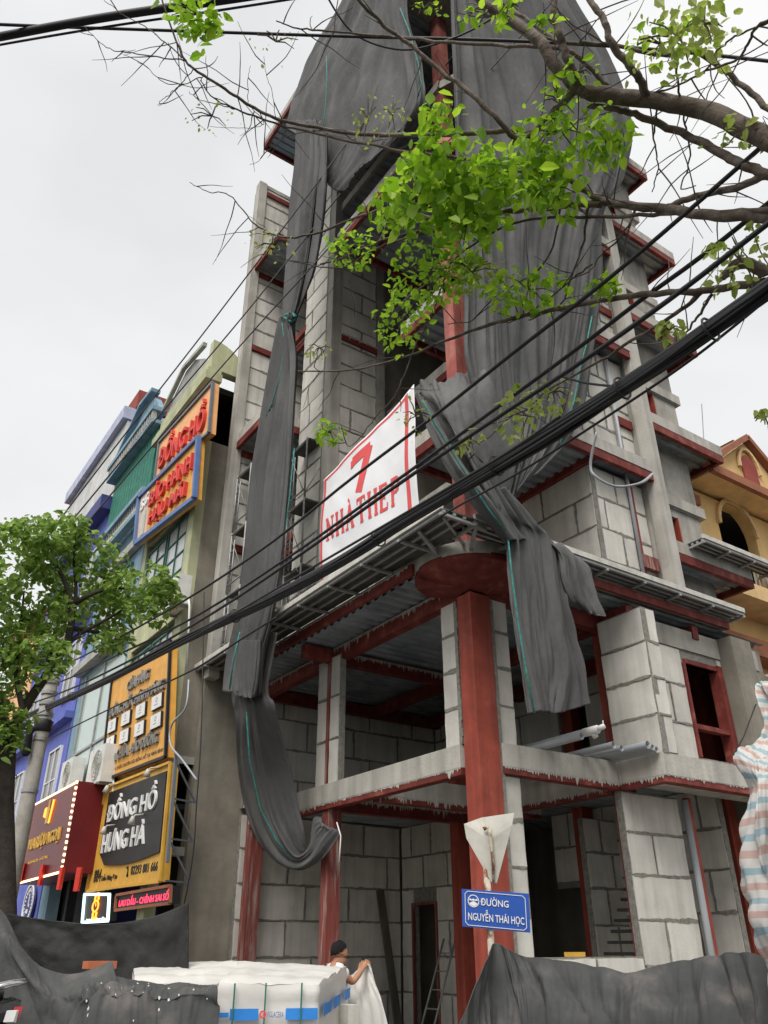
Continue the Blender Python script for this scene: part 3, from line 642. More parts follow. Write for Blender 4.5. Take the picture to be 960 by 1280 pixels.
for i, t_ in enumerate(('lowest scaffold frame against the block pillar left of the banner', 'middle scaffold frame against the block pillar left of the banner', 'topmost scaffold frame against the block pillar above the banner corner')):
    scaffold((-.45, 5.5, 7.06+1.58*i), -Y_, -X_, t_)
# ================================================================== banner
BX = -.95
T = thing('banner', (BX, 1.6, 7.1), 'white cloth banner with red border reading 7 NHÀ THEP above the ledge', 'banner')
tl, tr, bl_, br_ = PX(404, 600, BX), PX(519, 481, BX), PX(401, 728, BX), PX(524, 660, BX)
def bpt(u, v, off=0.):
    p = (bl_*(1-u)+br_*u)*(1-v)+(tl*(1-u)+tr*u)*v
    n = mnoise.noise(Vector((u*3.2+v*1.1, v*2.1-u, 3.3)))*.055 + mnoise.noise(Vector((u*9+v*5, v*3, 1)))*.012
    p[0] = BX - n - off - .03*math.sin(math.pi*v); return p
def patch(u0, u1, v0, v1, off, nu=30, nv=24): return MB().grid([[bpt(u0+(u1-u0)*j/nu, v0+(v1-v0)*i/nv, off) for j in range(nu+1)] for i in range(nv+1)])
build(patch(0, 1, 0, 1, 0, 60, 48), 'cloth', M['banner'], T, True, solid=.004)
bb = MB()
for q in ((.012, .035, .0, .99), (.90, .935, 0, .99), (.012, .935, .962, .985)):
    b_ = patch(*q, .006, 30 if q[1]-q[0] > .5 else 2, 40 if q[3]-q[2] > .5 else 2)
    n = len(bb.v); bb.v += b_.v; bb.f += [tuple(i+n for i in f) for f in b_.f]
build(bb, 'border', M['bred'], T)
# slab serif letters on the cloth
def glyph(ch):
    R = []
    def bar(a, b, w_): R.append((a, b, w_*1.45))
    se = lambda x, y: bar((x-.17, y), (x+.17, y), .07)
    if ch == 'N': bar((.15, .03), (.15, .97), .09); bar((.78, .03), (.78, .97), .09); bar((.15, .97), (.78, .03), .17); se(.15, .03); se(.78, .97); bar((0, .97), (.15, .97), .07)
    if ch == 'H':
        bar((.17, 0), (.17, 1), .17); bar((.78, 0), (.78, 1), .17); bar((.17, .5), (.78, .5), .08)
        for x in (.17, .78): se(x, .03); se(x, .97)
    if ch in 'AÀ':
        bar((.14, .03), (.48, 1), .08); bar((.80, .03), (.47, 1), .18); bar((.25, .33), (.7, .33), .08); se(.14, .03); se(.80, .03)
        if ch == 'À': bar((.32, 1.28), (.5, 1.10), .09)
    if ch == 'T': bar((.45, 0), (.45, 1), .18); bar((0, .96), (.9, .96), .08); se(.45, .03); bar((.03, .78), (.03, .96), .07); bar((.87, .78), (.87, .96), .07)
    if ch in 'EÉ':
        bar((.17, 0), (.17, 1), .18); bar((0, .96), (.75, .96), .08); bar((0, .04), (.78, .04), .08); bar((.17, .5), (.55, .5), .08)
        bar((.74, .78), (.74, .96), .07); bar((.77, .04), (.77, .25), .07); bar((.55, .40), (.55, .62), .06)
        if ch == 'É': bar((.36, 1.10), (.54, 1.28), .09)
    if ch == 'P': 
        bar((.17, 0), (.17, 1), .18); se(.17, .03); bar((0, .96), (.55, .96), .08); bar((.17, .47), (.55, .47), .08)
        for a in range(6):
            t0, t1 = math.pi/2-a*math.pi/6, math.pi/2-(a+1)*math.pi/6
            bar((.5+.25*math.cos(t0), .715+.245*math.sin(t0)), (.5+.25*math.cos(t1), .715+.245*math.sin(t1)), .14 if 0 < a < 5 else .1)
    if ch == '7': bar((.05, .95), (.85, .95), .17); bar((.82, .98), (.42, 0), .22); bar((.05, .80), (.05, 1), .10)
    return R
def banner_text(word, u0, u1, v0, v1, name, tilt=0.):
    mb = MB(); W_ = (u1-u0)/len(word)
    for i, ch in enumerate(word):
        for (a, b, w_) in glyph(ch):
            ax, ay = a; bx, by = b; dx, dy = bx-ax, by-ay; l_ = math.hypot(dx, dy); nx, ny = -dy/l_*w_/2, dx/l_*w_/2
            nn = 6
            for s_ in range(nn):
                q = []
                for f, sg in ((s_/nn, -1), ((s_+1)/nn, -1), ((s_+1)/nn, 1), (s_/nn, 1)):
                    q.append(bpt(u0+W_*(i+.04+.88*(ax+dx*f+sg*nx)), v0+(v1-v0)*(ay+dy*f+sg*ny)-tilt*(u0+W_*(i+.04+.88*(ax+dx*f+sg*nx))), .010))
                mb.face(q)
    build(mb, name, M['bred'], T)
banner_text('7', .335, .60, .545, .89, 'numeral')
banner_text('NHÀ', .075, .40,   .345, .545, 'lettering', .12); banner_text('THEP', .42, .86, .345, .545, 'lettering', .12)
# ================================================================== shade nets
# 1. upper left sheet wrapped over the left wing
N = thing('shade_net', (-1.2, 3, 14), 'large black shade net covering the upper left wing below the top floors', 'shade net', 'black shade nets hung on the building')
XL = -1.35
def L1(*ps): return [PX(px, py, x) for (px, py, x) in ps]
rows = [L1((448, -70, -.9), (452, -72, XL), (480, -75, XL), (505, -80, XL), (530, -85, XL), (545, -88, -1.1)),
        L1((425, 5, -.8), (428, 4, XL), (455, 3, XL), (480, 2, XL), (505, 0, XL), (515, -3, -1.1)),
        L1((392, 62, -.8), (400, 60, XL), (438, 62, XL), (480, 64, XL), (510, 66, XL), (528, 70, -1.1)),
        L1((371, 112, -.9), (380, 112, XL), (420, 120, XL), (470, 128, XL), (515, 130, XL), (531, 118, -1.1)),
        L1((362, 150, -1.), (372, 158, XL), (405, 185, XL), (445, 195, XL), (490, 178, XL), (524, 152, -1.1)),
        L1((360, 160, -1.), (372, 172, XL), (398, 215, XL), (420, 236, XL), (462, 200, XL), (512, 168, -1.1))]
build(cloth(rows, 100, 90, .13, 7, .5, 1, .045), 'net_sheet', M['net'], N, True, solid=.01)
cord = [PX(px, py, XL-.08) for px, py in ((408, 70), (409, 100), (407, 130), (405, 150), (400, 168), (396, 195))]
build(MB().tube(cord, .014, 6), 'edge_cord', M['teal'], N, True)
cord = [PX(px, py, -1.35) for px, py in ((500, 10), (512, 40), (523, 80), (527, 105), (522, 122))]; build(MB().tube(cord, .014, 6), 'edge_cord', M['teal'], N, True)
# 2. hanging strand on the left
N = thing('shade_net', (-1.5, 5.2, 6), 'long gathered black shade net strand hanging down the left side and looping to a column', 'shade net', 'black shade nets hung on the building')
def strand(ctrl, x, n, seed, amp):
    """ctrl: (px left, px right, py) ; folds wrapped round so the bundle has depth"""
    rows = []
    for (a, b, py) in ctrl:
        m_ = (a+b)/2; xx = x if not callable(x) else x(py)
        rows.append([PX(a, py, xx+.02), PX(a+(m_-a)*.35, py, xx-.14), PX(m_, py, xx-.2), PX(b-(b-m_)*.35, py, xx-.14), PX(b, py, xx+.02)])
    return cloth(rows, n, 110, amp, 8, .22, seed, amp*.35)
build(strand([(370, 402, 150), (368, 405, 200), (362, 398, 260), (359, 388, 330), (358, 371, 392), (354, 366, 405), (344, 374, 450), (331, 372, 520), (318, 367, 600), (312, 357, 700), (303, 345, 770), (293, 333, 820), (288, 330, 866)], -1.50, 90, 5, .15), 'net_strand', M['net'], N, True, solid=.01)
build(strand([(385, 412, 165), (388, 410, 240), (378, 398, 330), (366, 374, 392)], -1.42, 30, 9, .05), 'net_strand', M['net'], N, True, solid=.01)
build(MB().tube([PX(p[0], p[1], -1.68) for p in ((356, 395), (364, 391), (371, 396), (364, 402), (356, 397))], .035, 6), 'tie', M['teal'], N, True)
build(MB().tube([PX(p[0], p[1], -1.62) for p in ((352, 400), (356, 430), (350, 470), (340, 505), (333, 520))], .013, 6), 'edge_cord', M['teal'], N, True)
build(MB().tube([PX(p[0], p[1], -1.56) for p in ((368, 560), (362, 620), (356, 665), (350, 700))], .013, 6), 'edge_cord', M['teal'], N, True)
lp = []
for (a, ay, b, by, x) in ((302, 790, 344, 790, -1.42), (296, 835, 336, 832, -1.42), (292, 868, 332, 862, -1.42), (296, 900, 340, 880, -1.4), (296, 950, 350, 920, -1.1), (302, 1000, 362, 960, -.8), (316, 1045, 370, 1000, -.6), (340, 1078, 380, 1035, -.45), (370, 1090, 385, 1058, -.3), (395, 1080, 392, 1050, -.2), (412, 1062, 392, 1024, -.15), (425, 1042, 400, 1022, -.12), (426, 1038, 402, 1023, -.1)):
    A = PX(a, ay, x); C_ = PX(b, by, x); m_ = (A+C_)/2
    lp.append([A, A*.7+C_*.3+(-.10, 0, 0), m_+(-.13, 0, 0), A*.3+C_*.7+(-.10, 0, 0), C_])
build(cloth(lp, 50, 80, .07, 5, .3, 12, .015), 'net_loop', M['net'], N, True, solid=.01)
build(strand([(288, 330, 800), (289, 326, 840), (292, 322, 866), (297, 320, 872)], -1.62, 40, 15, .04), 'net_flap', M['net'], N, True, solid=.01)
build(MB().tube([PX(*p) for p in ((308, 890, -1.66), (312, 950, -1.4), (325, 1010, -1.1), (345, 1050, -.85), (362, 1070, -.6))], .013, 6), 'edge_cord', M['teal'], N, True)
build(MB().tube([PX(300, 790, -1.78), PX(291, 830, -1.78), PX(287, 862, -1.76)], .015, 6), 'edge_cord', M['teal'], N, True)
build(MB().tube([PX(p[0], p[1], -.2) for p in ((421, 1028), (426, 1045), (425, 1062), (424, 1078))], .012, 5), 'tie', M['pvcw'], N, True)
# 3. great net over the right wing
N = thing('shade_net', (2, -1.1, 9), 'huge black shade net draped over the right wing and bunched above the banner', 'shade net', 'black shade nets hung on the building')
YR = -1.05
def R1(*ps): return [PY(*p) for p in ps]
rows = [R1((560, -90, YR), (585, -95, YR), (630, -95, YR), (670, -90, YR), (682, -85, -.6)),
        R1((563, 0, YR), (590, 0, YR), (650, 0, YR), (705, 0, YR), (722, -5, -.6)),
        R1((566, 70, YR), (600, 70, YR), (670, 75, YR), (750, 70, YR), (770, 72, -.5)),
        R1((568, 140, YR), (610, 150, YR), (690, 150, YR), (780, 150, YR), (795, 152, -.4)),
        R1((572, 220, YR), (610, 215, YR), (680, 210, YR), (770, 225, YR), (786, 215, -.5)),
        R1((577, 290, YR), (610, 290, YR), (670, 280, YR), (745, 270, YR), (757, 268, -.6)),
        R1((583, 370, YR), (615, 370, YR), (670, 360, YR), (735, 350, YR), (756, 345, -.7)),
        R1((583, 440, YR), (620, 450, YR), (670, 440, YR), (725, 430, YR), (745, 430, -.7)),
        R1((598, 500, YR), (630, 520, YR), (670, 510, YR), (712, 505, YR), (733, 500, -.8)),
        R1((608, 560, YR), (635, 580, YR), (655, 575, YR), (690, 560, YR), (712, 545, -.9)),
        R1((618, 610, YR), (632, 620, YR), (640, 622, YR), (650, 610, YR), (672, 590, -1.))]
build(cloth(rows, 120, 150, .15, 9, .4, 21, .05), 'net_sheet', M['net'], N, True, solid=.01)
rows = [R1((521, 478, -.55), (540, 470, -.75), (566, 466, -.8), (590, 452, -.9), (612, 436, -.95)),
        R1((524, 492, -.65), (548, 495, -1.1), (575, 493, -1.2), (600, 480, -1.2), (622, 455, -1.0)),
        R1((534, 520, -.75), (560, 530, -1.2), (585, 535, -1.3), (612, 530, -1.3), (640, 500, -1.05)),
        R1((553, 565, -.8), (580, 570, -1.2), (602, 578, -1.3), (625, 575, -1.3), (655, 545, -1.1)),
        R1((580, 610, -.95), (602, 615, -1.2), (618, 622, -1.25), (634, 620, -1.25), (648, 600, -1.1)),
        R1((604, 640, -1.1), (618, 648, -1.2), (630, 652, -1.2), (640, 652, -1.2), (648, 640, -1.1))]
build(cloth(rows, 50, 60, .12, 5, .6, 23, .03), 'net_bunch', M['net'], N, True, solid=.01)
rows = [R1((516, 490, -.75), (524, 490, -.85), (534, 500, -.8)), R1((535, 540, -1.0), (548, 535, -1.15), (562, 545, -1.0)), R1((560, 590, -1.1), (575, 583, -1.3), (592, 592, -1.1)), R1((596, 640, -1.2), (614, 630, -1.4), (630, 640, -1.2)), R1((630, 682, -1.2), (640, 675, -1.35), (660, 672, -1.25))]
build(cloth(rows, 30, 60, .05, 3, .4, 24, .015), 'net_roll', M['net'], N, True, solid=.01)
build(MB().tube([PY(p[0], p[1], -1.5) for p in ((528, 500), (545, 532), (562, 560), (590, 605), (610, 636), (630, 662))], .013, 6), 'edge_cord', M['teal'], N, True)
build(MB().tube([PY(p[0], p[1], -1.25) for p in ((740, 395), (733, 430), (725, 460), (718, 500), (708, 530), (700, 555))], .013, 6), 'edge_cord', M['teal'], N, True)
# hanging lower piece over the ledge
YH = -1.28
rows = [R1((598, 600, -1.15), (615, 600, -1.2), (632, 615, -1.2), (645, 635, -1.15)),
        R1((618, 635, YH), (640, 640, YH), (665, 655, YH), (690, 672, -1.1)),
        R1((634, 662, YH), (655, 665, YH), (680, 675, YH), (704, 690, -1.15)),
        R1((640, 720, YH), (665, 725, YH), (690, 735, YH), (710, 745, -1.2)),
        R1((648, 780, YH), (672, 785, YH), (700, 790, YH), (721, 800, -1.2)),
        R1((658, 840, YH), (680, 842, YH), (708, 842, YH), (729, 843, -1.2)),
        R1((667, 889, YH), (685, 889, YH), (700, 891, YH), (720, 884, YH), (737, 880, -1.2))[:4]]
rows[-1] = R1((667, 890, YH), (688, 888, YH), (700, 891, YH), (737, 880, -1.2))
build(cloth(rows, 60, 80, .10, 5, .35, 25, .03), 'net_tail', M['net'], N, True, solid=.01)
build(MB().tube([PY(p[0], p[1], YH-.04) for p in ((634, 662), (640, 720), (648, 780), (658, 840), (668, 892))], .013, 6), 'edge_cord', M['teal'], N, True)
rows = [R1((670, 668, -1.1), (700, 680, -1.15), (728, 694, -1.1)), R1((695, 690, -1.15), (715, 697, -1.3), (738, 706, -1.15)), R1((700, 725, -1.15), (722, 727, -1.32), (748, 738, -1.15)), R1((712, 752, -1.15), (730, 758, -1.3), (757, 766, -1.15)), R1((722, 762, -1.15), (738, 766, -1.25), (757, 771, -1.15))]
build(cloth(rows, 36, 30, .07, 5, .4, 26, .02), 'net_flap', M['net'], N, True, solid=.01)
# ================================================================== PVC pipes on the first floor beam
ends = [(727, 920, .05, 'white'), (738, 914, .055, 'white'), (767, 931, .05, 'grey'), (777, 935, .045, 'grey'), (810, 931, .06, 'grey'), (816, 934, .045, 'grey'), (821, 937, .045, 'grey')]
lbls = ['grey pipe leftmost of the pipes lying on the first floor beam', 'grey pipe carrying the white elbow fitting on the first floor beam', 'grey pipe third from left on the first floor beam', 'thin grey pipe in the middle of the bundle on the first floor beam', 'thickest grey pipe near the pier on the first floor beam', 'thin grey pipe between the thickest pipe and the rightmost pipe', 'rightmost thin grey pipe touching the block pier']
for i, (px, py, r_, c_) in enumerate(ends):
    zc = F1+.06+(.11 if i in (1, 4) else 0); e = PZ(px, py, zc)
    if i > 3: e = PX(px, py, 2.72-.06*(6-i))
    p0 = e; p1 = np.array((e[0]-.05, e[1]+3.2, e[2]-.02))
    TP = thing('pvc_pipe', p0, lbls[i], 'pipe', 'grey plastic pipes lying on the first floor beam')
    mb = MB(); n = 14
    mb.lathe((0, 0, 0), [(r_, 0), (r_, 1), (r_-.006, 1), (r_-.006, 0), (r_, 0)], n)
    d = p1-p0; d_ = d/np.linalg.norm(d); a = np.cross(d_, Z_); a /= np.linalg.norm(a); c2 = np.cross(d_, a)
    mb.v = [tuple(p0+a*v[0]+c2*v[1]+d*v[2]) for v in mb.v]
    build(mb, 'pipe', M['pvc'], TP, True)
    if i == 1:
        build(MB().tube([p0+(0, .12, 0), p0+(0, -.14, 0.)], r_+.008, 12).tube([p0+(0, -.03, 0), p0+(.02, -.07, -.10)], r_*.75, 12).tube([p0+(0, -.1, 0), p0+(.03, -.24, .03)], r_*.7, 12).tube([p0+(.03, -.22, .03), p0+(.03, -.23, .11)], .008, 6), 'elbow_fitting', M['pvcw'], TP, True)
# ================================================================== street sign on its post
SD = 9.3
T = thing('street_sign', PD(614, 1185, SD)*np.array((1, 1, 0))+(0, 0, .13), 'blue street name sign ĐƯỜNG NGUYỄN THÁI HỌC on a rusty post', 'street sign')
pb = PD(614, 1185, SD); pt = PD(611, 1040, SD)
dirc = np.array((pb[0]-CAM[0], pb[1]-CAM[1], 0)); dirc /= np.linalg.norm(dirc)
rt = np.array((dirc[1], -dirc[0], 0))
build(MB().tube([(pb[0], pb[1], .13), (pb[0], pb[1], pt[2]+.05)], .036, 12), 'post', M['rust'], T, True)
a, b_, c_, d_ = PD(577, 1111, SD-.05), PD(661, 1117, SD-.04), PD(663, 1166, SD-.04), PD(578, 1158, SD-.05)
pl = MB().prism([a, b_, c_, d_], dirc*.012); plo = build(pl, 'name_plate', M['blue'], T)
ux = (c_-d_); Wd = np.linalg.norm(ux); ux /= Wd; vy = (a-d_); Hd = np.linalg.norm(vy); vy /= Hd
def on(u, v): return d_+ux*u*Wd+vy*v*Hd-dirc*.004
lettering('ĐƯỜNG', 'lettering', M['white'], plo, on(.28, .60), ux, vy, Wd*.42, Hd*.25, .004, .012)
lettering('NGUYỄN THÁI HỌC', 'lettering', M['white'], plo, on(.09, .13), ux, vy, Wd*.83, Hd*.36, .004, .012)
em = MB(); cx, cy = .175, .70
def disc(r0, r1, t0=0, t1=2*math.pi, n=20):
    for i in range(n):
        q = []
        for rr, t in ((r0, t0+(t1-t0)*i/n), (r1, t0+(t1-t0)*i/n), (r1, t0+(t1-t0)*(i+1)/n), (r0, t0+(t1-t0)*(i+1)/n)):
            q.append(d_+ux*(cx*Wd+rr*math.cos(t))+vy*(cy*Hd+rr*math.sin(t))-dirc*.006)
        em.face(q)
rE = Hd*.17; disc(rE*.86, rE); disc(0, rE*.8, math.pi*1.15, math.pi*1.85, 10); disc(rE*.2, rE*.75, .1, .6, 6); disc(rE*.2, rE*.75, math.pi-.6, math.pi-.1, 6); disc(0, rE*.35, .5, 2.6, 6)
build(em, 'emblem', M['white'], plo)
bd = MB()
oct_ = [(.05, .12), (.09, .05), (.91, .05), (.95, .12), (.95, .88), (.91, .95), (.09, .95), (.05, .88)]
for i in range(8): bd.beam(on(*oct_[i]), on(*oct_[(i+1) % 8]), .006, .006, dirc)
build(bd, 'border', M['white'], plo)
tri = [PD(580, 1030, SD-.02), PD(602, 1022, SD+.0), PD(643, 1016, SD-.12), PD(640, 1032, SD-.12), PD(621, 1104, SD-.03), PD(614, 1102, SD-.03), PD(583, 1048, SD-.02)]
tb = MB(); ctr = PD(612, 1050, SD-.06)
for i in range(7): tb.face([ctr, tri[i], tri[(i+1) % 7]])
to = build(tb, 'triangle_plate', M['whitedirt'], T, solid=.006)
build(MB().tube([PD(605, 1036, SD-.08), PD(611, 1034, SD-.1), PD(613, 1045, SD-.1), PD(616, 1075, SD-.08), PD(617, 1105, SD-.06)], [.022, .022, .018, .017, .016], 8), 'bracket', M['rust'], to, True)
# ================================================================== wrapped pallets
def pallet(fl, fr, rr, rl, label, band=None, seed=0):
    """four top corners (front-left, front-right, rear-right, rear-left)"""
    T = thing('wrapped_pallet', ((fl[0]+rr[0])/2, (fl[1]+rr[1])/2, .13), label, 'pallet', 'white wrapped pallets of blocks on the pavement')
    zb = .30; n = 26; rg = random.Random(seed)
    top = []
    for i in range(n):
        v = i/(n-1); row = []
        for j in range(n):
            u = j/(n-1); p = (fl*(1-u)+fr*u)*(1-v)+(rl*(1-u)+rr*u)*v
            e = min(u, 1-u, v, 1-v)
            p = p+Z_*(.018*mnoise.noise(Vector((u*3+seed, v*5, 1)))+.02*(1-2*abs(mnoise.noise(Vector((u*5, v*9, seed+2))))) - .012*max(0, 1-e*14)+.03*(.5-abs((v*3) % 1-.5))*2); row.append(p)
        top.append(row)
    build(MB().grid(top), 'cover_sheet', M['wrap'], T, True)
    ring = [top[0][j] for j in range(n)]+[top[i][n-1] for i in range(1, n)]+[top[n-1][j] for j in range(n-2, -1, -1)]+[top[i][0] for i in range(n-2, 0, -1)]
    m_ = len(ring); c = sum(ring)/m_; sd = MB(); nh = 22; G = []
    for h in range(nh):
        t = h/(nh-1); row = []
        for i in range(m_+1):
            p = ring[i % m_]; q = np.array((p[0], p[1], p[2]*(1-t)+zb*t)); o_ = q-c; o_[2] = 0; o_ /= np.linalg.norm(o_)+1e-6
            row.append(q+o_*(.012*math.sin(math.pi*min(1, t*8))+.018*mnoise.noise(Vector((i*.10, t*2.2, seed)))+.012*mnoise.noise(Vector((i*.05, t*13+i*.06, seed+4)))))
        G.append(row)
    build(MB().grid(G), 'wrap_film', M['wrap'], T, True)
    pw = MB()
    for f in (.03, .5, .97):
        pw.beam(np.array(((fl*(1-f)+fr*f)[0], (fl*(1-f)+fr*f)[1], .17)), np.array(((rl*(1-f)+rr*f)[0], (rl*(1-f)+rr*f)[1], .17)), .1, .08)
    for f in (.03, .35, .66, .97):
        pw.beam(np.array(((fl*(1-f)+rl*f)[0], (fl*(1-f)+rl*f)[1], .25)), np.array(((fr*(1-f)+rr*f)[0], (fr*(1-f)+rr*f)[1], .25)), .1, .06)
    build(pw, 'timber_pallet', M['rust'], T)
    return T, top
A1 = [PD(274, 1229, 9.2), PD(398, 1232, 9.2), PD(433, 1209, 10.7), PD(300, 1205, 10.9)]
T, top = pallet(*A1, 'front wrapped pallet with blue printed band reading VIGLACERA beside the man', seed=3)
fl, fr, rr, rl = A1
nf = np.array((-(fr-fl)[1]*-1, -(fr-fl)[0], 0.)); nf = np.cross(fr-fl, Z_); nf[2] = 0; nf /= np.linalg.norm(nf)
if nf@(CAM-fl) < 0: nf = -nf
uf = (fr-fl); Wf = np.linalg.norm(uf); uf /= Wf
def band(u0, u1, z0, z1, name, m_, off=.045):
    mb = MB(); nn = max(2, int((u1-u0)*16)); G = []
    for z in (z0, z1): G.append([fl+uf*Wf*(u0+(u1-u0)*i/nn)+nf*(off+.012*mnoise.noise(Vector((u0*9+i*.3, z*4, 2)))) + Z_*(z-(fl+uf*Wf*(u0+(u1-u0)*i/nn))[2]) for i in range(nn+1)])
    return build(mb.grid(G), name, m_, T, solid=.004)
band(.13, .41, .965, 1.06, 'printed_band', M['wblue']); band(.68, 1.0, .965, 1.06, 'printed_band', M['wblue']); band(0, .12, .99, 1.03, 'printed_band', M['wblue'])
us_ = rr-fr; Ws = np.linalg.norm(us_); us_ /= Ws; ns = np.cross(us_, Z_); ns[2] = 0; ns /= np.linalg.norm(ns)
if ns@(CAM-fr) < 0: ns = -ns
sb = MB()
for f0, f1 in ((.05, .3), (.38, .62), (.78, 1.)):
    p, q = fr+us_*Ws*f0+ns*.045, fr+us_*Ws*f1+ns*.045; p[2] = .98+.10*f0; q[2] = .98+.10*f1
    sb.prism([p, q, q+(0, 0, .1), p+(0, 0, .1)], ns*.004)
build(sb, 'printed_band', M['wblue'], T)
o_ = fl+uf*Wf*.49+nf*.062; o_[2] = .988
lettering('VIGLACERA', 'lettering', M['ink'], T, o_, uf, Z_, Wf*.17, .05, .002, .01)
lg = MB(); cen = fl+uf*Wf*.455+nf*.062; cen[2] = 1.012
for i in range(16):
    t0, t1 = i*math.pi/8, (i+1)*math.pi/8
    lg.face([cen+(uf*math.cos(t)+Z_*math.sin(t))*r_ for r_, t in ((.018, t0), (.034, t0), (.034, t1), (.018, t1))])
for i in range(3): lg.beam(cen-uf*.012+Z_*(i-1)*.009, cen+uf*.012+Z_*(i-1)*.009, .002, .004)
build(lg, 'logo', M['bred'], T)
stp = MB()
for u in (.16, .47, .83):
    p = fl+uf*Wf*u+nf*.055; stp.beam((p[0], p[1], .3), (p[0], p[1], fl[2]), .016, .006, nf)
build(stp, 'strap', M['strap'], T)
pallet(PD(168, 1229, 9.9), PD(268, 1231, 9.5), PD(326, 1204, 11.1), PD(166, 1203, 11.6), 'rear wrapped pallet of blocks partly under the black net', seed=8)
T_ = None
# bare white block stack low beside the man
bs = PD(436, 1259, 10.2)
build(MB().box(bs[0]-.02, bs[0]+.12, bs[1]-.02, bs[1]+.2, .13, bs[2]+.02), 'block_stack', M['aac'], label='low pale block lying behind the front pallet at the man\'s feet', cat='block')
# ================================================================== ground nets
def D1(*ps): return [PD(*p) for p in ps]
N = cloth([D1((8, 1142, 11.2), (60, 1150, 11.0), (130, 1155, 10.9), (190, 1146, 10.8), (236, 1128, 10.8)), D1((8, 1175, 11.2), (60, 1180, 11), (130, 1185, 10.9), (190, 1185, 10.8), (236, 1180, 10.8)), D1((8, 1240, 11.2), (60, 1240, 11), (130, 1250, 10.9), (190, 1250, 10.8), (236, 1250, 10.8)), D1((8, 1330, 11.2), (60, 1330, 11), (130, 1330, 10.9), (190, 1330, 10.8), (236, 1330, 10.8))], 60, 40, .05, 5, .8, 31, .02, pinch=lambda u, v: min(1, .15+v*2.2))
build(N, 'shade_net', M['netd'], None, True, 'straight black net strung between the trunk and the grey wall behind the pallets', 'shade net', 'black nets along the pavement', solid=.008)
N = cloth([D1((-40, 1120, 9.6), (4, 1140, 9.6), (28, 1185, 9.5), (60, 1212, 9.4), (100, 1216, 9.3), (140, 1200, 9.2)),
           D1((-40, 1150, 9.5), (2, 1165, 9.4), (34, 1215, 9.2), (66, 1236, 9.1), (100, 1236, 9.0), (145, 1222, 9.0)),
           D1((-40, 1200, 9.4), (0, 1210, 9.3), (40, 1245, 9.1), (70, 1262, 9.), (105, 1262, 8.9), (150, 1250, 8.9)),
           D1((-40, 1300, 9.3), (0, 1310, 9.2), (40, 1310, 9.0), (70, 1320, 8.9), (105, 1320, 8.8), (150, 1310, 8.8)),
           D1((-40, 1380, 9.3), (0, 1380, 9.2), (40, 1385, 9.0), (70, 1385, 8.9), (105, 1385, 8.8), (150, 1380, 8.8))], 100, 100, .055, 4, .5, 33, .012, pinch=lambda u, v: min(1, .15+v*2.2))
build(N, 'shade_net', M['netg'], None, True, 'sagging dusty black net in front at the far left by the scooter', 'shade net', 'black nets along the pavement', solid=.008)
N = cloth([D1((92, 1222, 9.6), (120, 1216, 9.6), (160, 1222, 9.5), (210, 1228, 9.4), (262, 1230, 9.2)),
           D1((98, 1230, 9.1), (125, 1224, 9.0), (165, 1226, 8.9), (215, 1230, 8.85), (266, 1233, 8.9)),
           D1((100, 1246, 8.7), (130, 1234, 8.6), (165, 1233, 8.5), (215, 1236, 8.5), (270, 1240, 8.5)),
           D1((84, 1270, 8.7), (122, 1250, 8.5), (165, 1244, 8.4), (218, 1250, 8.4), (272, 1260, 8.5)),
           D1((70, 1320, 8.6), (115, 1310, 8.4), (165, 1305, 8.3), (218, 1310, 8.3), (268, 1310, 8.4)),
           D1((60, 1400, 8.5), (110, 1400, 8.3), (165, 1400, 8.2), (218, 1400, 8.2), (268, 1400, 8.3))], 130, 110, .07, 7, .3, 35, .010, lambda u, v: min(1, .3+v*1.6))
mound = build(N, 'shade_net', M['netg'], None, True, 'black net thrown over a stack and splashed with white beside the pallets', 'shade net', 'black nets along the pavement', solid=.008)
rg = random.Random(5); sp = MB(); cv_ = [v for v in N.v if v[2] > .75]
for i in range(34):
    p = np.array(rg.choice(cv_)); tc_ = CAM-p; tc_ /= np.linalg.norm(tc_); p = p+tc_*.012; s_ = rg.uniform(.004, .014); e1 = np.cross(tc_, Z_); e1 /= np.linalg.norm(e1); e2 = np.cross(e1, tc_)
    sp.face([p+e1*s_*math.cos(t)*rg.uniform(.5, 1)+e2*s_*math.sin(t)*rg.uniform(.7, 1.8) for t in np.linspace(0, 6.28, 8)[:-1]][::-1])
build(sp, 'lime_splash', M['white'], mound, kind='stuff')
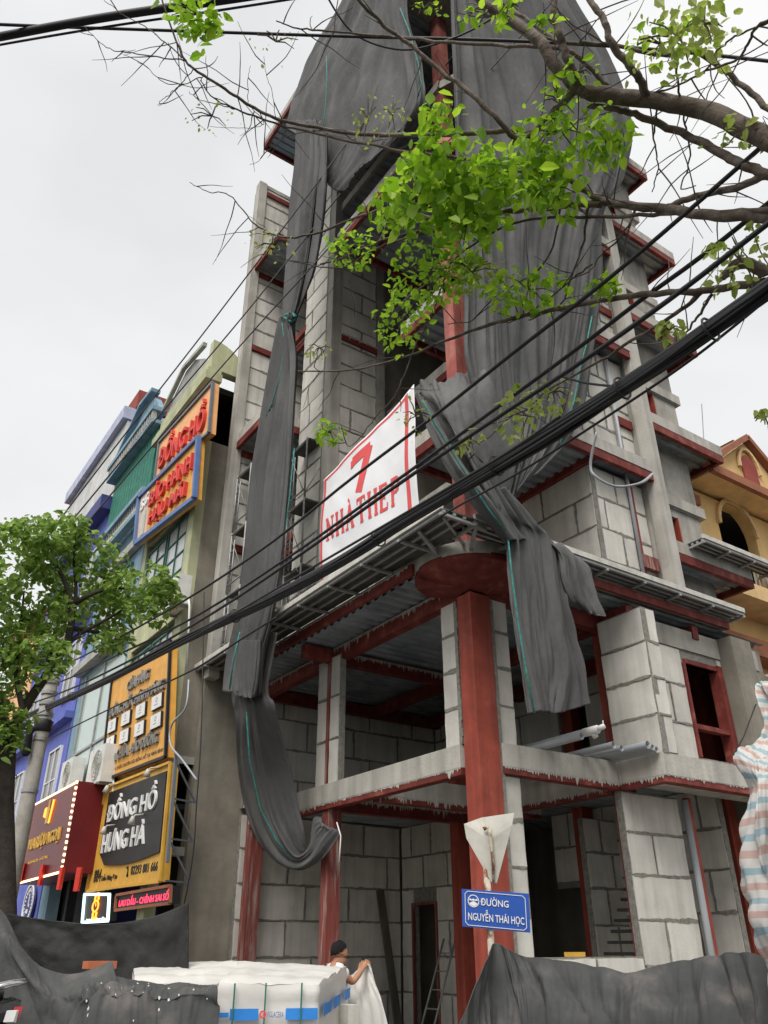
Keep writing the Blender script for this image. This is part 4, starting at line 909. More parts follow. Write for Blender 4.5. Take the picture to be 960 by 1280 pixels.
rows = [D1((574, 1282, 8.2), (596, 1232, 8.4), (612, 1195, 8.7), (620, 1178, 9.15), (634, 1186, 9.0), (655, 1194, 8.8), (700, 1199, 8.6), (745, 1207, 8.5), (790, 1214, 8.4), (832, 1202, 8.3), (880, 1196, 8.2), (915, 1190, 8.0), (945, 1192, 7.8), (990, 1200, 7.6)),
        D1((570, 1330, 8.1), (596, 1285, 8.3), (615, 1235, 8.6), (624, 1215, 8.9), (640, 1218, 8.8), (665, 1222, 8.6), (705, 1228, 8.4), (750, 1236, 8.3), (795, 1240, 8.2), (835, 1232, 8.1), (882, 1226, 8.0), (918, 1222, 7.8), (948, 1225, 7.6), (990, 1230, 7.4)),
        D1((560, 1380, 8.0), (596, 1340, 8.2), (618, 1300, 8.4), (630, 1275, 8.6), (648, 1270, 8.5), (675, 1272, 8.4), (712, 1275, 8.2), (755, 1280, 8.1), (800, 1282, 8.0), (840, 1276, 7.9), (885, 1270, 7.8), (922, 1270, 7.6), (952, 1272, 7.4), (990, 1275, 7.2)),
        D1((555, 1420, 8.0), (596, 1420, 8.2), (618, 1420, 8.3), (635, 1420, 8.4), (655, 1420, 8.4), (680, 1420, 8.3), (718, 1420, 8.1), (760, 1420, 8.), (805, 1420, 7.9), (845, 1420, 7.8), (890, 1420, 7.7), (925, 1420, 7.5), (955, 1420, 7.3), (990, 1420, 7.2))]
build(cloth(rows, 260, 90, .11, 15, .22, 37, .02, pinch=lambda u, v: min(1, .15+v*2.2)), 'shade_net', M['netg'], None, True, 'black net tied to the street sign post and sagging along the right pavement', 'shade net', 'black nets along the pavement', solid=.008)
# small paper brick on the net, left
bp = PD(126, 1204, 10.15)
build(MB().box(bp[0]-.16, bp[0]+.14, bp[1]-.1, bp[1]+.1, bp[2]-.05, bp[2]+.02), 'clay_brick', M['brick'], label='orange clay brick weighing down the net beside the pallets', cat='brick')
yb = PY(716, 1194, .1)
build(MB().box(yb[0]-.16, yb[0]+.16, .02, .10, 1.464, 1.52), 'yellow_tool', M['amber'], label='small yellow tool lying on the low block wall', cat='tool')
# ================================================================== striped tarpaulin
rows = [D1((938, 850, 7.4), (955, 846, 7.3), (985, 840, 7.0), (1060, 830, 6.6)),
        D1((948, 885, 7.3), (962, 880, 7.2), (990, 870, 7.0), (1060, 860, 6.6)),
        D1((940, 915, 7.2), (958, 920, 7.1), (990, 920, 6.9), (1060, 900, 6.5)),
        D1((916, 943, 7.1), (940, 952, 6.9), (985, 960, 6.8), (1060, 960, 6.4)),
        D1((921, 1010, 7.1), (942, 1015, 6.8), (985, 1020, 6.8), (1060, 1020, 6.4)),
        D1((927, 1090, 7.1), (946, 1095, 6.8), (985, 1100, 6.7), (1060, 1100, 6.4)),
        D1((932, 1160, 7.1), (950, 1165, 6.8), (985, 1170, 6.7), (1060, 1180, 6.4)),
        D1((952, 1252, 7.0), (965, 1255, 6.8), (990, 1260, 6.7), (1060, 1260, 6.4))]
build(cloth(rows, 50, 80, .11, 3.2, 1.2, 41, .03), 'tarpaulin', M['tarp'], None, True, 'striped white blue and red tarpaulin hanging at the right edge', 'tarpaulin', solid=.006)
build(MB().tube([PD(917, 944, 7.1), PD(930, 920, 7.3), PD(945, 880, 7.3)], .006, 5), 'tie_rope', M['cable'], None, True, 'thin tie rope holding the corner of the striped tarpaulin', 'rope')
# ================================================================== NEIGHBOUR HOUSES ALONG THE LEFT STREET
XN = -1.8
def sub(mb, name, m, parent, sm=False, label=None, solid=0): return build(mb, name, M[m], parent, sm, label=label, solid=solid)
def window(parent, y0, y1, z0, z1, x, frame='greenwin', pane='yglass', nx=2, nz=3, t=.05):
    o_ = sub(MB().box(x-.06, x+.02, y0, y1, z0, z0+t).box(x-.06, x+.02, y0, y1, z1-t, z1).box(x-.06, x+.02, y0, y0+t, z0+t, z1-t).box(x-.06, x+.02, y1-t, y1, z0+t, z1-t), 'window', frame, parent)
    bars = MB()
    for i in range(1, nx): y = y0+(y1-y0)*i/nx; bars.box(x-.05, x+.01, y-t*.4, y+t*.4, z0+t, z1-t)
    for i in range(1, nz): z = z0+(z1-z0)*i/nz; bars.box(x-.045, x+.005, y0+t, y1-t, z-t*.35, z+t*.35)
    sub(bars, 'glazing_bar', frame, o_)
    for i in range(nx):
        for j in range(nz):
            sub(MB().box(x-.02, x-.012, y0+(y1-y0)*i/nx+t*.5, y0+(y1-y0)*(i+1)/nx-t*.5, z0+(z1-z0)*j/nz+t*.5, z0+(z1-z0)*(j+1)/nz-t*.5), 'pane', pane, o_)
    return o_
# --- narrow yellow-green house with the watch shop
H = thing('house', (3, 9.6, .13), 'narrow yellow green house with side wall of grey render and watch shop signs', 'house', 'houses along the left street')
fw = MB()
for (y0, y1, z0, z1) in ((7.75, 8.15, 0, 12.9), (11.15, 11.45, 0, 14.6), (8.15, 11.15, 11.1, 14.6), (8.15, 11.15, 8.1, 9.0), (8.15, 11.15, 4.2, 6.2)): fw.box(XN, XN+.22, y0, y1, z0+.13, z1)
sub(fw, 'front_wall', 'yellowgreen', H)
sub(MB().box(XN+.22, 9, 7.75, 7.95, 4.95, 12.9).box(-1.15, 9, 7.75, 7.95, .13, 4.95).box(-.9, 9, 7.75, 7.95, 12.9, 14.6), 'side_wall', 'render', H)
sub(MB().box(XN-.03, -1.1, 7.70, 7.97, 3.2, 3.36).box(XN-.03, -1.1, 7.70, 7.97, 4.95, 5.1), 'string_course', 'greypale', H)
sub(MB().box(XN-.25, XN+.2, 7.5, 11.5, 14.6, 14.85).box(XN-.18, XN+.2, 7.6, 11.45, 14.85, 15.05), 'cornice', 'yellowgreen', H)
par = [(XN-.1, 15.05)]+[(XN-.1+1.0*math.sin(t), 15.05+.95*math.cos(t)) for t in np.linspace(.0, 1.57, 9)]
sub(MB().prism([(a, 7.62, b) for a, b in par], (0, .25, 0)).box(XN-.1, XN+.1, 7.87, 11.4, 15.05, 15.45), 'parapet', 'yellowgreen', H)
g_ = MB().prism([(XN, 8.0, 15.45), (XN, 11.3, 15.45), (XN, 11.3, 15.9), (XN, 10.0, 16.55), (XN, 9.3, 16.5), (XN, 8.5, 16.0)], (.18, 0, 0)); sub(g_, 'gable', 'greypale', H)
gm = MB().beam((XN-.08, 11.4, 15.92), (XN-.08, 10.0, 16.62), .12, .12).beam((XN-.08, 10.0, 16.62), (XN-.08, 8.4, 16.4), .12, .12); sub(gm, 'moulding', 'greypale', H)
sub(MB().box(XN+.3, 9, 7.96, 11.4, 14.62, 14.8).box(XN+.3, 9, 7.96, 11.4, 11.6, 11.8).box(-.2, 0, 7.96, 11.4, .2, 14.6).box(XN+.3, 9, 7.96, 11.4, 4.1, 4.2), 'inner_floor', 'dark', H)  # floors and inner wall coloured near-black to carry the rooms' shade
window(H, 8.2, 9.55, 9.05, 11.0, XN+.08, nx=2, nz=4); window(H, 9.7, 11.1, 9.05, 11.0, XN+.1, nx=2, nz=4)
window(H, 8.2, 9.6, 6.25, 8.05, XN+.08, nx=3, nz=3); window(H, 9.7, 11.1, 6.25, 8.05, XN+.08, nx=3, nz=3)
# --- signs
def quadsign(name, px, x, label, frame, face, fd=.16, fw_=.07, cat='sign', group=None, skew=None):
    c = [PX(p[0], p[1], x) for p in px]     # TL TR BR BL
    T = thing(name, (x, (c[0][1]+c[1][1])/2, c[2][2]), label, cat, group)
    ud = c[2]-c[3]; W_ = np.linalg.norm(ud); ud /= W_; vd = c[0]-c[3]; Hh = np.linalg.norm(vd); vd /= Hh
    at = lambda u, v: (c[3]*(1-u)+c[2]*u)*(1-v)+(c[0]*(1-u)+c[1]*u)*v
    sub(MB().prism([q for q in c], (fd, 0, 0)), 'face_panel', face, T)
    fm = MB()
    for i in range(4): fm.beam(c[i]-X_*.02, c[(i+1) % 4]-X_*.02, fw_, fw_, (1, 0, 0))
    sub(fm, 'frame', frame, T)
    def txt(body, u, v, Wu, Hv, m, ext=.05, bold=.02, name='lettering'):
        o = at(u, v)-X_*.001; o1 = at(u+Wu, v); d = (o1-o); return lettering(body, name, M[m], T, o, d, Z_, np.linalg.norm(d), Hv*Hh, ext, bold)
    return T, at, txt, c, Hh, W_
T, at, tx, c, Hh, W_ = quadsign('shop_sign', [(200, 553), (267, 478), (262, 541), (194, 600)], -1.98, 'orange sign reading ĐỒNG HỒ at the top of the yellow green house', 'framegrey', 'peach')
tx('ĐỒNG HỒ', .08, .16, .84, .74, 'sred', .09, .015)
T, at, tx, c, Hh, W_ = quadsign('shop_sign', [(175, 622), (249, 547), (244, 623), (170, 680)], -2.08, 'blue framed orange sign with two lines of red letters below the topmost sign', 'frameblue', 'orange', fw_=.11)
tx('BẢO HÀNH', .24, .52, .70, .38, 'sred', .09, .015); tx('HẬU MÃI', .26, .09, .60, .38, 'sred', .09, .015)
sub(MB().prism([at(.03, .05)-X_*.004, at(.20, .05)-X_*.004, at(.20, .95)-X_*.004, at(.03, .95)-X_*.004], (-.01, 0, 0)), 'side_panel', 'pinkpale', T)
tx('S', .05, .62, .07, .22, 'white', .05, .03, 'logo'); tx('6', .13, .66, .06, .24, 'white', .05, .03, 'logo'); sub(MB().prism([at(.09, .08)-X_*.02, at(.15, .08)-X_*.02, at(.17, .56)-X_*.02, at(.08, .56)-X_*.02], (-.015, 0, 0)), 'picture', 'whitedirt', T)
T, at, tx, c, Hh, W_ = quadsign('shop_sign', [(141, 850), (214, 801), (208, 946), (127, 977)], -1.95, 'amber sign with eight small white plaques and black raised lettering', 'black', 'orange', fw_=.06)
tx('CỬA HÀNG', .34, .76, .36, .13, 'greytext', .06, .012); tx('ĐỒNG HỒ CHÍNH HÃNG', .05, .58, .90, .14, 'greytext', .07, .012)
tx('SỬA CHỮA - BẢO DƯỠNG', .13, .14, .76, .12, 'greytext', .06, .012); tx('ĐƠN VỊ SỬA CHỮA CHUYÊN SÂU ĐỒNG HỒ TẠI NINH BÌNH', .05, .045, .9, .055, 'black', .004, .01)
for r_ in range(2):
    for k in range(4):
        u0 = .05+k*.245; v0 = .43-r_*.165; q = [at(u0, v0), at(u0+.15, v0), at(u0+.15, v0+.125), at(u0, v0+.125)]
        po = sub(MB().prism([p-X_*.002 for p in q], (-.05, 0, 0)), 'plaque', 'black', T)
        sub(MB().prism([q[i]*.94+sum(q)/4*.06-X_*.054 for i in range(4)], (-.006, 0, 0)), 'plaque_face', 'white', po)
        mid = sum(q)/4-X_*.061
        mk = MB(); cc_ = mid+Z_*.04
        for s_ in range(10): mk.face([cc_+(Y_*math.cos(t)*1+Z_*math.sin(t))*rr for rr, t in ((.035, s_*.628), (.06, s_*.628), (.06, (s_+1)*.628), (.035, (s_+1)*.628))][::-1])
        mk.prism([mid-Y_*.1-Z_*.07, mid+Y_*.1-Z_*.07, mid+Y_*.1-Z_*.055, mid-Y_*.1-Z_*.055], (-.002, 0, 0)); sub(mk, 'emblem', 'greytext', po)
# watch shop fascia
T, at, tx, c, Hh, W_ = quadsign('shop_sign', [(133, 985), (214, 953), (201, 1102), (109, 1114)], -1.95, 'dark and yellow shop sign with big white letters and the number 884', 'amber', 'amber', fw_=.05)
cp = [at(.10, .93), at(.97, .93)]+[at(.97-.85*t, .24-.05*math.sin(t*3.1)+.10*(t > .95)) for t in np.linspace(0, 1, 9)]
sub(MB().prism([p-X_*.004 for p in cp], (-.03, 0, 0)), 'dark_panel', 'charcoal', T)
tx('ĐỒNG HỒ', .16, .62, .72, .25, 'white', .07, .012); tx('HƯNG HÀ', .16, .33, .62, .22, 'white', .07, .012)
tx('884', .08, .07, .11, .12, 'black', .01, .015); tx('Trần Hưng Đạo', .20, .06, .24, .075, 'black', .01, .005); tx('02293 881 666', .62, .09, .33, .075, 'black', .01, .012)
ph = at(.585, .12)-X_*.012; sub(MB().tube([ph+Y_*.05+Z_*.08, ph+Y_*.02+Z_*.06, ph-Y_*.0+Z_*.0, ph+Y_*.02-Z_*.05, ph-Y_*.02-Z_*.07], [.03, .015, .012, .015, .03], 6), 'phone_symbol', 'black', T)
for u, v in ((.22, .99), (.86, .99), (.30, .58), (.72, .60)):
    p = at(u, v)-X_*.06; sub(MB().tube([p+X_*.05, p-X_*.14-Z_*.03, p-X_*.18-Z_*.08], .018, 6).tube([p-X_*.18-Z_*.05, p-X_*.2-Z_*.2], [.03, .075], 10), 'spotlight', 'whitedirt', T, True)
fr = MB().beam(c[1]-Y_*.22+Z_*.15, c[2]-Y_*.22+Z_*.3, .06, .06)
for i in range(3):
    a = c[1]*(1-i/3)+c[2]*i/3; b_ = c[1]*(1-(i+1)/3)+c[2]*(i+1)/3; fr.beam(a-Y_*.22, b_-Y_*.02+X_*.55, .03, .03).beam(b_-Y_*.02+X_*.55, b_-Y_*.22, .03, .03)
sub(fr, 'support_truss', 'framegrey', T)
# LED scroller
T, at, tx, c, Hh, W_ = quadsign('led_sign', [(147, 1119), (215, 1107), (214, 1129), (145, 1138)], -1.95, 'red LED text sign glowing in a brown frame under the watch shop fascia', 'brickred', 'black', fw_=.05)
tx('LAU DẦU - CHỈNH SAI SỐ', .05, .22, .90, .62, 'ledred', .004, .0)
# watch light box
T, at, tx, c, Hh, W_ = quadsign('light_box', [(107, 1118), (138, 1118), (136, 1151), (104, 1153)], -1.95, 'small light box showing an orange wristwatch outline in a pale neon frame', 'ledteal', 'black', fw_=.05)
cen = at(.5, .56)-X_*.02; wt = MB()
def ringy(cen, r0, r1, n=18):
    for s_ in range(n):
        t0, t1 = 2*math.pi*s_/n, 2*math.pi*(s_+1)/n; wt.prism([cen+(Y_*1.9*math.cos(t)+Z_*math.sin(t))*rr for rr, t in ((r0, t0), (r1, t0), (r1, t1), (r0, t1))], (-.012, 0, 0))
ringy(cen, Hh*.15, Hh*.21)
for sg in (1, -1):
    for s2 in (1, -1): wt.beam(cen+Y_*s2*Hh*.21+Z_*sg*Hh*.19, cen+Y_*s2*Hh*.17+Z_*sg*Hh*.40, .09, .015, (1, 0, 0))
    wt.beam(cen+Y_*Hh*.19+Z_*sg*Hh*.40, cen-Y_*Hh*.19+Z_*sg*Hh*.40, .05, .015, (1, 0, 0))
wt.beam(cen, cen+Z_*Hh*.1+Y_*Hh*.05, .02, .012, (1, 0, 0)); sub(wt, 'watch_outline', 'ledorange', T)
tx('watch', .12, .03, .76, .11, 'ledteal', .006, .02)
# round dial in the shop
p = PX(38, 1131, -1.85)
T = thing('round_clock', p-Z_*.4, 'round pale dial hanging in the dark shop under the maroon sign', 'clock')
mb = MB().lathe((p[0], p[1], p[2]), [(0, -.05), (.50, -.05), (.50, .0)], 28, axis=0); sub(mb, 'dial_plate', 'navy', T)
mb = MB().lathe((p[0]-.055, p[1], p[2]), [(.47, 0), (.47, -.03), (.52, -.03), (.52, .0)], 28, axis=0); sub(mb, 'rim', 'white', T)
mb = MB()
for i in range(24):
    t = i*math.pi/12; d_ = Y_*math.cos(t)+Z_*math.sin(t); mb.beam(p-X_*.06+d_*.33, p-X_*.06+d_*.43, .035, .012, (1, 0, 0))
mb.beam(p-X_*.06, p-X_*.06+Z_*.27, .06, .012, (1, 0, 0)); mb.beam(p-X_*.06, p-X_*.06-Y_*.12-Z_*.03, .07, .012, (1, 0, 0)).beam(p-X_*.06-Z_*.16+Y_*.15, p-X_*.06-Z_*.16-Y_*.05, .1, .012, (1, 0, 0)); sub(mb, 'markings', 'white', T)
# maroon wine shop sign
XR = -2.6
q = [PX(39, 1009, XR), PX(96, 977, XR), PX(79, 1093, XR), PX(20, 1103, XR)]
T = thing('shop_sign', (XR, 13, 3.0), 'maroon box sign with gold lettering and warm bulbs along its edges', 'sign')
y0, y1 = 10.95, 15.35; z0, z1 = 3.06, 4.97
sub(MB().box(XR, XN-.02, y0, y1, z0, z1), 'box', 'maroon', T)
bl = MB()
for e_ in (y0+.05, y1-.05):
    for i in range(15): sub(MB().lathe((XR-.02, e_, z0+.1+i*.128), [(0, -.03), (.035, -.02), (.035, .02), (0, .03)], 6, axis=0), 'bulb', 'ledwarm', T)
sub(MB().box(XR-.02, XR-.001, y0+.1, y1-.1, z0-.01, z0+.035).box(XR-.02, XR-.001, y0+.1, y1-.1, z1-.03, z1+.005), 'light_strip', 'ledwarm', T)
lettering('VUA RƯỢU NGOẠI', 'lettering', M['gold'], T, (XR-.001, 14.7, 3.72), -Y_, Z_, 3.0, .40, .03, .01)
lettering('RƯỢU NGOẠI - QUÀ TẶNG', 'lettering', M['gold'], T, (XR-.001, 14.4, 3.45), -Y_, Z_, 1.9, .10, .01, .01)
bt = MB().prism([(XR-.02, 13.3, 4.30), (XR-.02, 13.1, 4.30), (XR-.02, 13.1, 4.6), (XR-.02, 13.15, 4.7), (XR-.02, 13.15, 4.85), (XR-.02, 13.25, 4.85), (XR-.02, 13.25, 4.7), (XR-.02, 13.3, 4.6)], (-.02, 0, 0)); sub(bt, 'emblem', 'gold', T)
sub(MB().prism([(XR-.02, 13.0, 4.28), (XR-.02, 12.9, 4.28), (XR-.02, 12.75, 4.8), (XR-.02, 12.88, 4.82)], (-.02, 0, 0)).prism([(XR-.02, 13.6, 4.5), (XR-.02, 13.4, 4.45), (XR-.02, 13.4, 4.7), (XR-.02, 13.55, 4.68)], (-.02, 0, 0)), 'emblem', 'ledorange', T)
for i, (px, py) in enumerate(((27, 1091), (52, 1094), (76, 1098), (97, 1099))):
    p = PX(px, py, XR-.05)
    f_ = MB().grid([[p+Y_*(-.17+.34*j/6)*(1-.25*v)+Z_*(.22-.44*v)-X_*(.05*math.sin(j*1.6+i)) for j in range(7)] for v in (0, .3, .65, 1)])
    sub(f_, 'red_pennant', 'sred', None, label=['red cloth pennant at the left end under the maroon sign', 'red cloth pennant second from left under the maroon sign', 'red cloth pennant at the right corner of the maroon sign', 'red cloth pennant under the side of the maroon sign'][i], solid=.01)
    props(bpy.context.scene.objects[[o.name for o in COL.objects][-1]], cat='pennant', group='red pennants under the maroon sign')
# --- light blue house
H = thing('house', (3, 13.7, .13), 'light blue house with green shutters, balusters and small gable beside the watch house', 'house', 'houses along the left street')
sub(MB().box(XN, 9, 11.5, 15.85, 8.6, 15.7).box(XN, XN+.3, 11.5, 11.62, .13, 8.6).box(XN, XN+.3, 15.1, 15.85, .13, 8.6).box(XN+.31, 9, 11.5, 15.85, 3.2, 8.6), 'wall', 'lightblue', H)
sub(MB().box(XN-.35, XN, 11.5, 15.9, 15.5, 15.62).box(XN-.4, XN, 11.5, 15.9, 15.95, 16.1), 'cornice', 'lightblue', H)
dn = MB()
for i in range(20): sub(MB().box(XN-.36, XN-.22, 11.55+i*.218, 11.66+i*.218, 15.63, 15.94), 'dentil', 'greypale', H)
sub(MB().prism([(XN-.1, 11.6, 16.1), (XN-.1, 15.7, 16.1), (XN-.1, 15.2, 16.5), (XN-.1, 13.6, 17.35), (XN-.1, 12.6, 17.2), (XN-.1, 12.0, 16.5)], (.2, 0, 0)), 'gable', 'lightblue', H)
sub(MB().beam((XN-.14, 15.8, 16.2), (XN-.14, 13.6, 17.42), .3, .12).beam((XN-.14, 13.6, 17.42), (XN-.14, 12.4, 17.3), .3, .12), 'gable_moulding', 'lightblue', H)
for i in range(14): sub(MB().box(XN-.09, XN-.03, 11.62+i*.295, 11.62+i*.295+.27, 13.35, 15.48), 'shutter', 'greenshut', H)
sub(MB().box(XN-.32, XN-.1, 11.5, 15.85, 13.1, 13.25).box(XN-.32, XN-.1, 11.5, 15.85, 12.45, 12.6), 'rail', 'lightblue', H)
for i in range(22): sub(MB().lathe((XN-.2, 11.6+i*.195, 12.6), [(.04, 0), (.07, .15), (.03, .3), (.05, .5)], 6), 'baluster', 'greypale', H)
sub(MB().box(XN-.2, XN-.02, 11.5, 15.85, 11.5, 11.75).box(XN-.3, XN-.02, 11.5, 15.85, 8.75, 9.0), 'ledge', 'greypale', H)
window(H, 12.2, 14.8, 9.3, 11.2, XN-.03, nx=3, nz=3)
sub(MB().box(XN, XN+.03, 11.62, 15.1, 4.0, 8.6), 'glass_front', 'glassg', H)
sub(MB().box(XN-.04, XN-.005, 13.3, 13.36, 4, 8.6).box(XN-.04, XN-.005, 11.6, 15.1, 6.3, 6.36).box(XN-.05, XN-.005, 15.04, 15.12, 4, 8.6), 'mullion', 'galv', H)
sub(MB().box(XN+.4, XN+.5, 11.5, 15.85, .13, 3.2).box(XN, XN+.2, 13.2, 13.4, .13, 3.2), 'shop_front', 'dark', H)  # near-black sheet stands in for the shade of the shop interior
# --- lavender house
H = thing('house', (3, 19.7, .13), 'lavender and white house with deep violet lower wall and wide roof fascia', 'house', 'houses along the left street')
sub(MB().box(XN, 9, 16.0, 23.4, 15.1, 18.3), 'wall', 'offwhite', H); sub(MB().box(XN, 9, 16.0, 23.4, .13, 14.6), 'wall', 'violetblue', H)
sub(MB().box(XN-.2, 9, 15.95, 23.6, 18.35, 18.85), 'fascia', 'lavender', H); sub(MB().box(XN-.4, 9, 15.95, 23.5, 14.6, 15.1), 'fascia', 'navy', H)
sub(MB().box(XN+.2, 6, 15.9, 17.2, 18.95, 19.7), 'stair_head', 'redbrown', H)
for y0 in (16.5, 18.8, 21.1):
    for z0 in (5.0, 8.4, 11.6): window(H, y0, y0+1.3, z0, z0+1.9, XN-.02, 'white', 'glassd', 2, 2)
sub(MB().box(XN-.25, XN, 16, 23.4, 7.6, 7.8).box(XN-.25, XN, 16, 23.4, 10.9, 11.1), 'ledge', 'violetblue', H)
for i, (y0, y1, h_, m_, lb) in enumerate(((23.5, 28.2, 13.2, 'peach', 'orange painted house far down the left street'), (28.3, 33, 10.5, 'offwhite', 'white house farther down the left street'), (33.1, 38, 12, 'lightblue', 'pale blue house at the far end of the left street'))):
    H = thing('house', (3, (y0+y1)/2, .13), lb, 'house', 'houses along the left street')
    sub(MB().box(XN, 9, y0, y1, .13, h_), 'wall', m_, H); sub(MB().box(XN-.3, 9, y0, y1, h_, h_+.4), 'cornice', 'redbrown', H)
    for z0 in (4.5, 7.5): window(H, y0+.6, y0+2, z0, z0+1.7, XN-.02, 'white', 'glassd', 2, 2); window(H, y0+2.6, y0+4, z0, z0+1.7, XN-.02, 'white', 'glassd', 2, 2)
# --- air conditioners
def ac(p, label, s_=1.):
    T = thing('air_conditioner', p, label, 'air conditioner', 'air conditioners on the left facades')
    x, y, z = p; sub(MB().box(x, x+.32, y, y+.95*s_, z, z+.68*s_), 'case', 'acwhite', T)
    mb = MB(); cy, cz = y+.36*s_, z+.34*s_
    for r_ in (.06, .13, .2, .26): mb.lathe((x-.012, cy, cz), [(r_*s_, .0), (r_*s_, -.015), (r_*s_+.015, -.015), (r_*s_+.015, 0)], 20, axis=0)
    for i in range(8): t = i*math.pi/4; mb.beam((x-.015, cy, cz), (x-.015, cy+.27*s_*math.cos(t), cz+.27*s_*math.sin(t)), .012, .01, (1, 0, 0))
    sub(mb, 'fan_grille', 'greypale', T); sub(MB().box(x-.04, x+.4, y+.1, y+.15, z-.05, z-.002).box(x-.04, x+.4, y+.8*s_, y+.8*s_+.05, z-.05, z-.002), 'bracket', 'galv', T)
    sub(MB().tube([(x+.3, y+.05, z+.2), (x+.3, y-.1, z-.1), (x+.4, y-.12, z-1.4)], .025, 6), 'pipe', 'white', T, True)
ac(PX(112, 985, -2.25)-np.array((0, .75, -.05)), 'white air conditioner right one above the maroon sign beside the amber sign', 1.25)
ac(PX(77, 990, -2.25)-np.array((0, .6, -.05)), 'white air conditioner left one above the maroon sign', 1.1)
ac(PX(212, 762, -2.15)-np.array((0, .3, -.1)), 'white air conditioner high on the yellow green house behind the tree crown', 1.0)
# ================================================================== YELLOW HOUSE ON THE RIGHT
YH_ = .55
H = thing('house', (9.5, 4, .13), 'yellow house with arched balcony and gabled brown roof on the right', 'house')
pk = lambda px, py, y=YH_: PY(px, py, y)
ap = pk(930, 548, -.1); el = pk(886, 582, -.1); ar = pk(914, 632)
xr = 16.
x0h = 7.05
_x0, _x1 = pk(906, 690)[0], pk(949, 690)[0]; rr = (_x1-_x0)/2; archc = ((_x0+_x1)/2, pk(914, 631)[2]-rr*1.05)
wl = MB(); zf = pk(905, 690)[2]-1.0; ztop = el[2]-.25
outer = [(x0h, zf), (archc[0]-rr, zf), (archc[0]-rr, archc[1])]+[(archc[0]-rr*math.cos(t), archc[1]+rr*math.sin(t)*1.05) for t in np.linspace(.2, math.pi-.2, 9)]+[(archc[0]+rr, archc[1]), (archc[0]+rr, zf), (xr, zf), (xr, ztop), (x0h, ztop)]
# split wall in strips round the arch
sub(MB().box(x0h, archc[0]-rr, YH_, YH_+.25, zf, ztop).box(archc[0]+rr, xr, YH_, YH_+.25, zf, ztop), 'front_wall', 'yellowwall', H)
arc_ = [(archc[0]-rr*math.cos(t), archc[1]+rr*math.sin(t)*1.05) for t in np.linspace(0, math.pi, 17)]
am = MB()
for (a, b_) in zip(arc_, arc_[1:]): am.prism([(a[0], YH_, a[1]), (b_[0], YH_, b_[1]), (b_[0], YH_, ztop), (a[0], YH_, ztop)], (0, .25, 0))
sub(am, 'arch_wall', 'yellowwall', H)
at_ = MB()
for (a, b_) in zip(arc_, arc_[1:]): at_.beam((a[0], YH_-.04, a[1]+.06), (b_[0], YH_-.05, b_[1]+.06), .08, .10)
sub(at_, 'arch_moulding', 'yellowpale', H)
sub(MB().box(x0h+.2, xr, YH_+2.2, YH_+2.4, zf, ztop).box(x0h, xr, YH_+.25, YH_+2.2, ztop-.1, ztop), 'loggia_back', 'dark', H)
sub(MB().box(x0h, xr, YH_-.55, YH_+2, zf-.35, zf-.003), 'balcony_slab', 'yellowpale', H)
sub(MB().box(x0h, xr, YH_+.3, YH_+6, .13, zf-.35), 'wall', 'yellowwall', H)
zl = zf-.35
sub(MB().box(x0h, xr, YH_-.1, YH_+.3, zl-1.0, zl-.7).box(x0h-.05, xr, YH_-.2, YH_+.3, zl-1.15, zl-1.0).box(x0h+.55, x0h+.85, YH_-.05, YH_+.3, .13, zl-1.15), 'cornice', 'brickred', H)
window(H, 0, 0.01, 0, .01, -40) if False else None
wn = sub(MB().box(8.3, 8.4, YH_+.22, YH_+.3, 4.6, 6.4).box(9.5, 9.6, YH_+.22, YH_+.3, 4.6, 6.4).box(8.4, 9.5, YH_+.22, YH_+.3, 6.3, 6.4).box(8.4, 9.5, YH_+.22, YH_+.3, 4.6, 4.7), 'window', 'brickred', H); sub(MB().box(8.4, 9.5, YH_+.25, YH_+.29, 4.7, 6.3), 'pane', 'glassd', wn)
# balcony rail with pale grey metalwork
rl_ = MB().box(archc[0]-rr, archc[0]+rr, YH_-.02, YH_+.04, zf+.9, zf+.98); sub(rl_, 'rail', 'greypale', H)
for i in range(12): sub(MB().tube([(archc[0]-rr+.08+i*.158, YH_+.01, zf), (archc[0]-rr+.08+i*.158, YH_+.01, zf+.9)], .02, 6), 'baluster', 'greypale', H)
sub(MB().box(archc[0]+rr-.35, archc[0]+rr+.35, YH_-.3, YH_-.2, zf+.05, zf+.95), 'rail_panel', 'greypale', H)
# eaves and gable
ze = el[2]
sub(MB().box(el[0], xr, -.1, YH_+6, ze-.16, ze-.03), 'soffit', 'yellowpale', H)
sub(MB().box(el[0]-.05, xr, -.22, -.1, ze-.20, ze+.02), 'eaves_moulding', 'brickred', H)
sub(MB().box(x0h-.1, x0h+.45, YH_-.15, YH_, ze-.75, ze-.5), 'pilaster_cap', 'brickred', H)
gx1 = 2*ap[0]-el[0]
sub(MB().prism([(el[0]+.1, -.05, ze), (gx1-.1, -.05, ze), (ap[0], -.05, ap[2]-.12)], (0, .2, 0)), 'gable', 'yellowwall', H)
sub(MB().beam((el[0]-.15, -.12, ze+.0), (ap[0], -.12, ap[2]), .2, .14).beam((ap[0], -.12, ap[2]), (gx1+.15, -.12, ze), .2, .14), 'gable_moulding', 'brickred', H)
sub(MB().prism([(el[0]-.1, .16, ze+.02), (ap[0], .16, ap[2]+.06), (ap[0], 6, ap[2]+.06), (el[0]-.1, 6, ze+.02)], (.03, 0, .04)), 'roof', 'brickred', H)
sub(MB().prism([(gx1+.1, .16, ze+.02), (ap[0], .16, ap[2]+.06), (ap[0], 6, ap[2]+.06), (gx1+.1, 6, ze+.02)], (-.03, 0, .04)), 'roof', 'brickred', H)
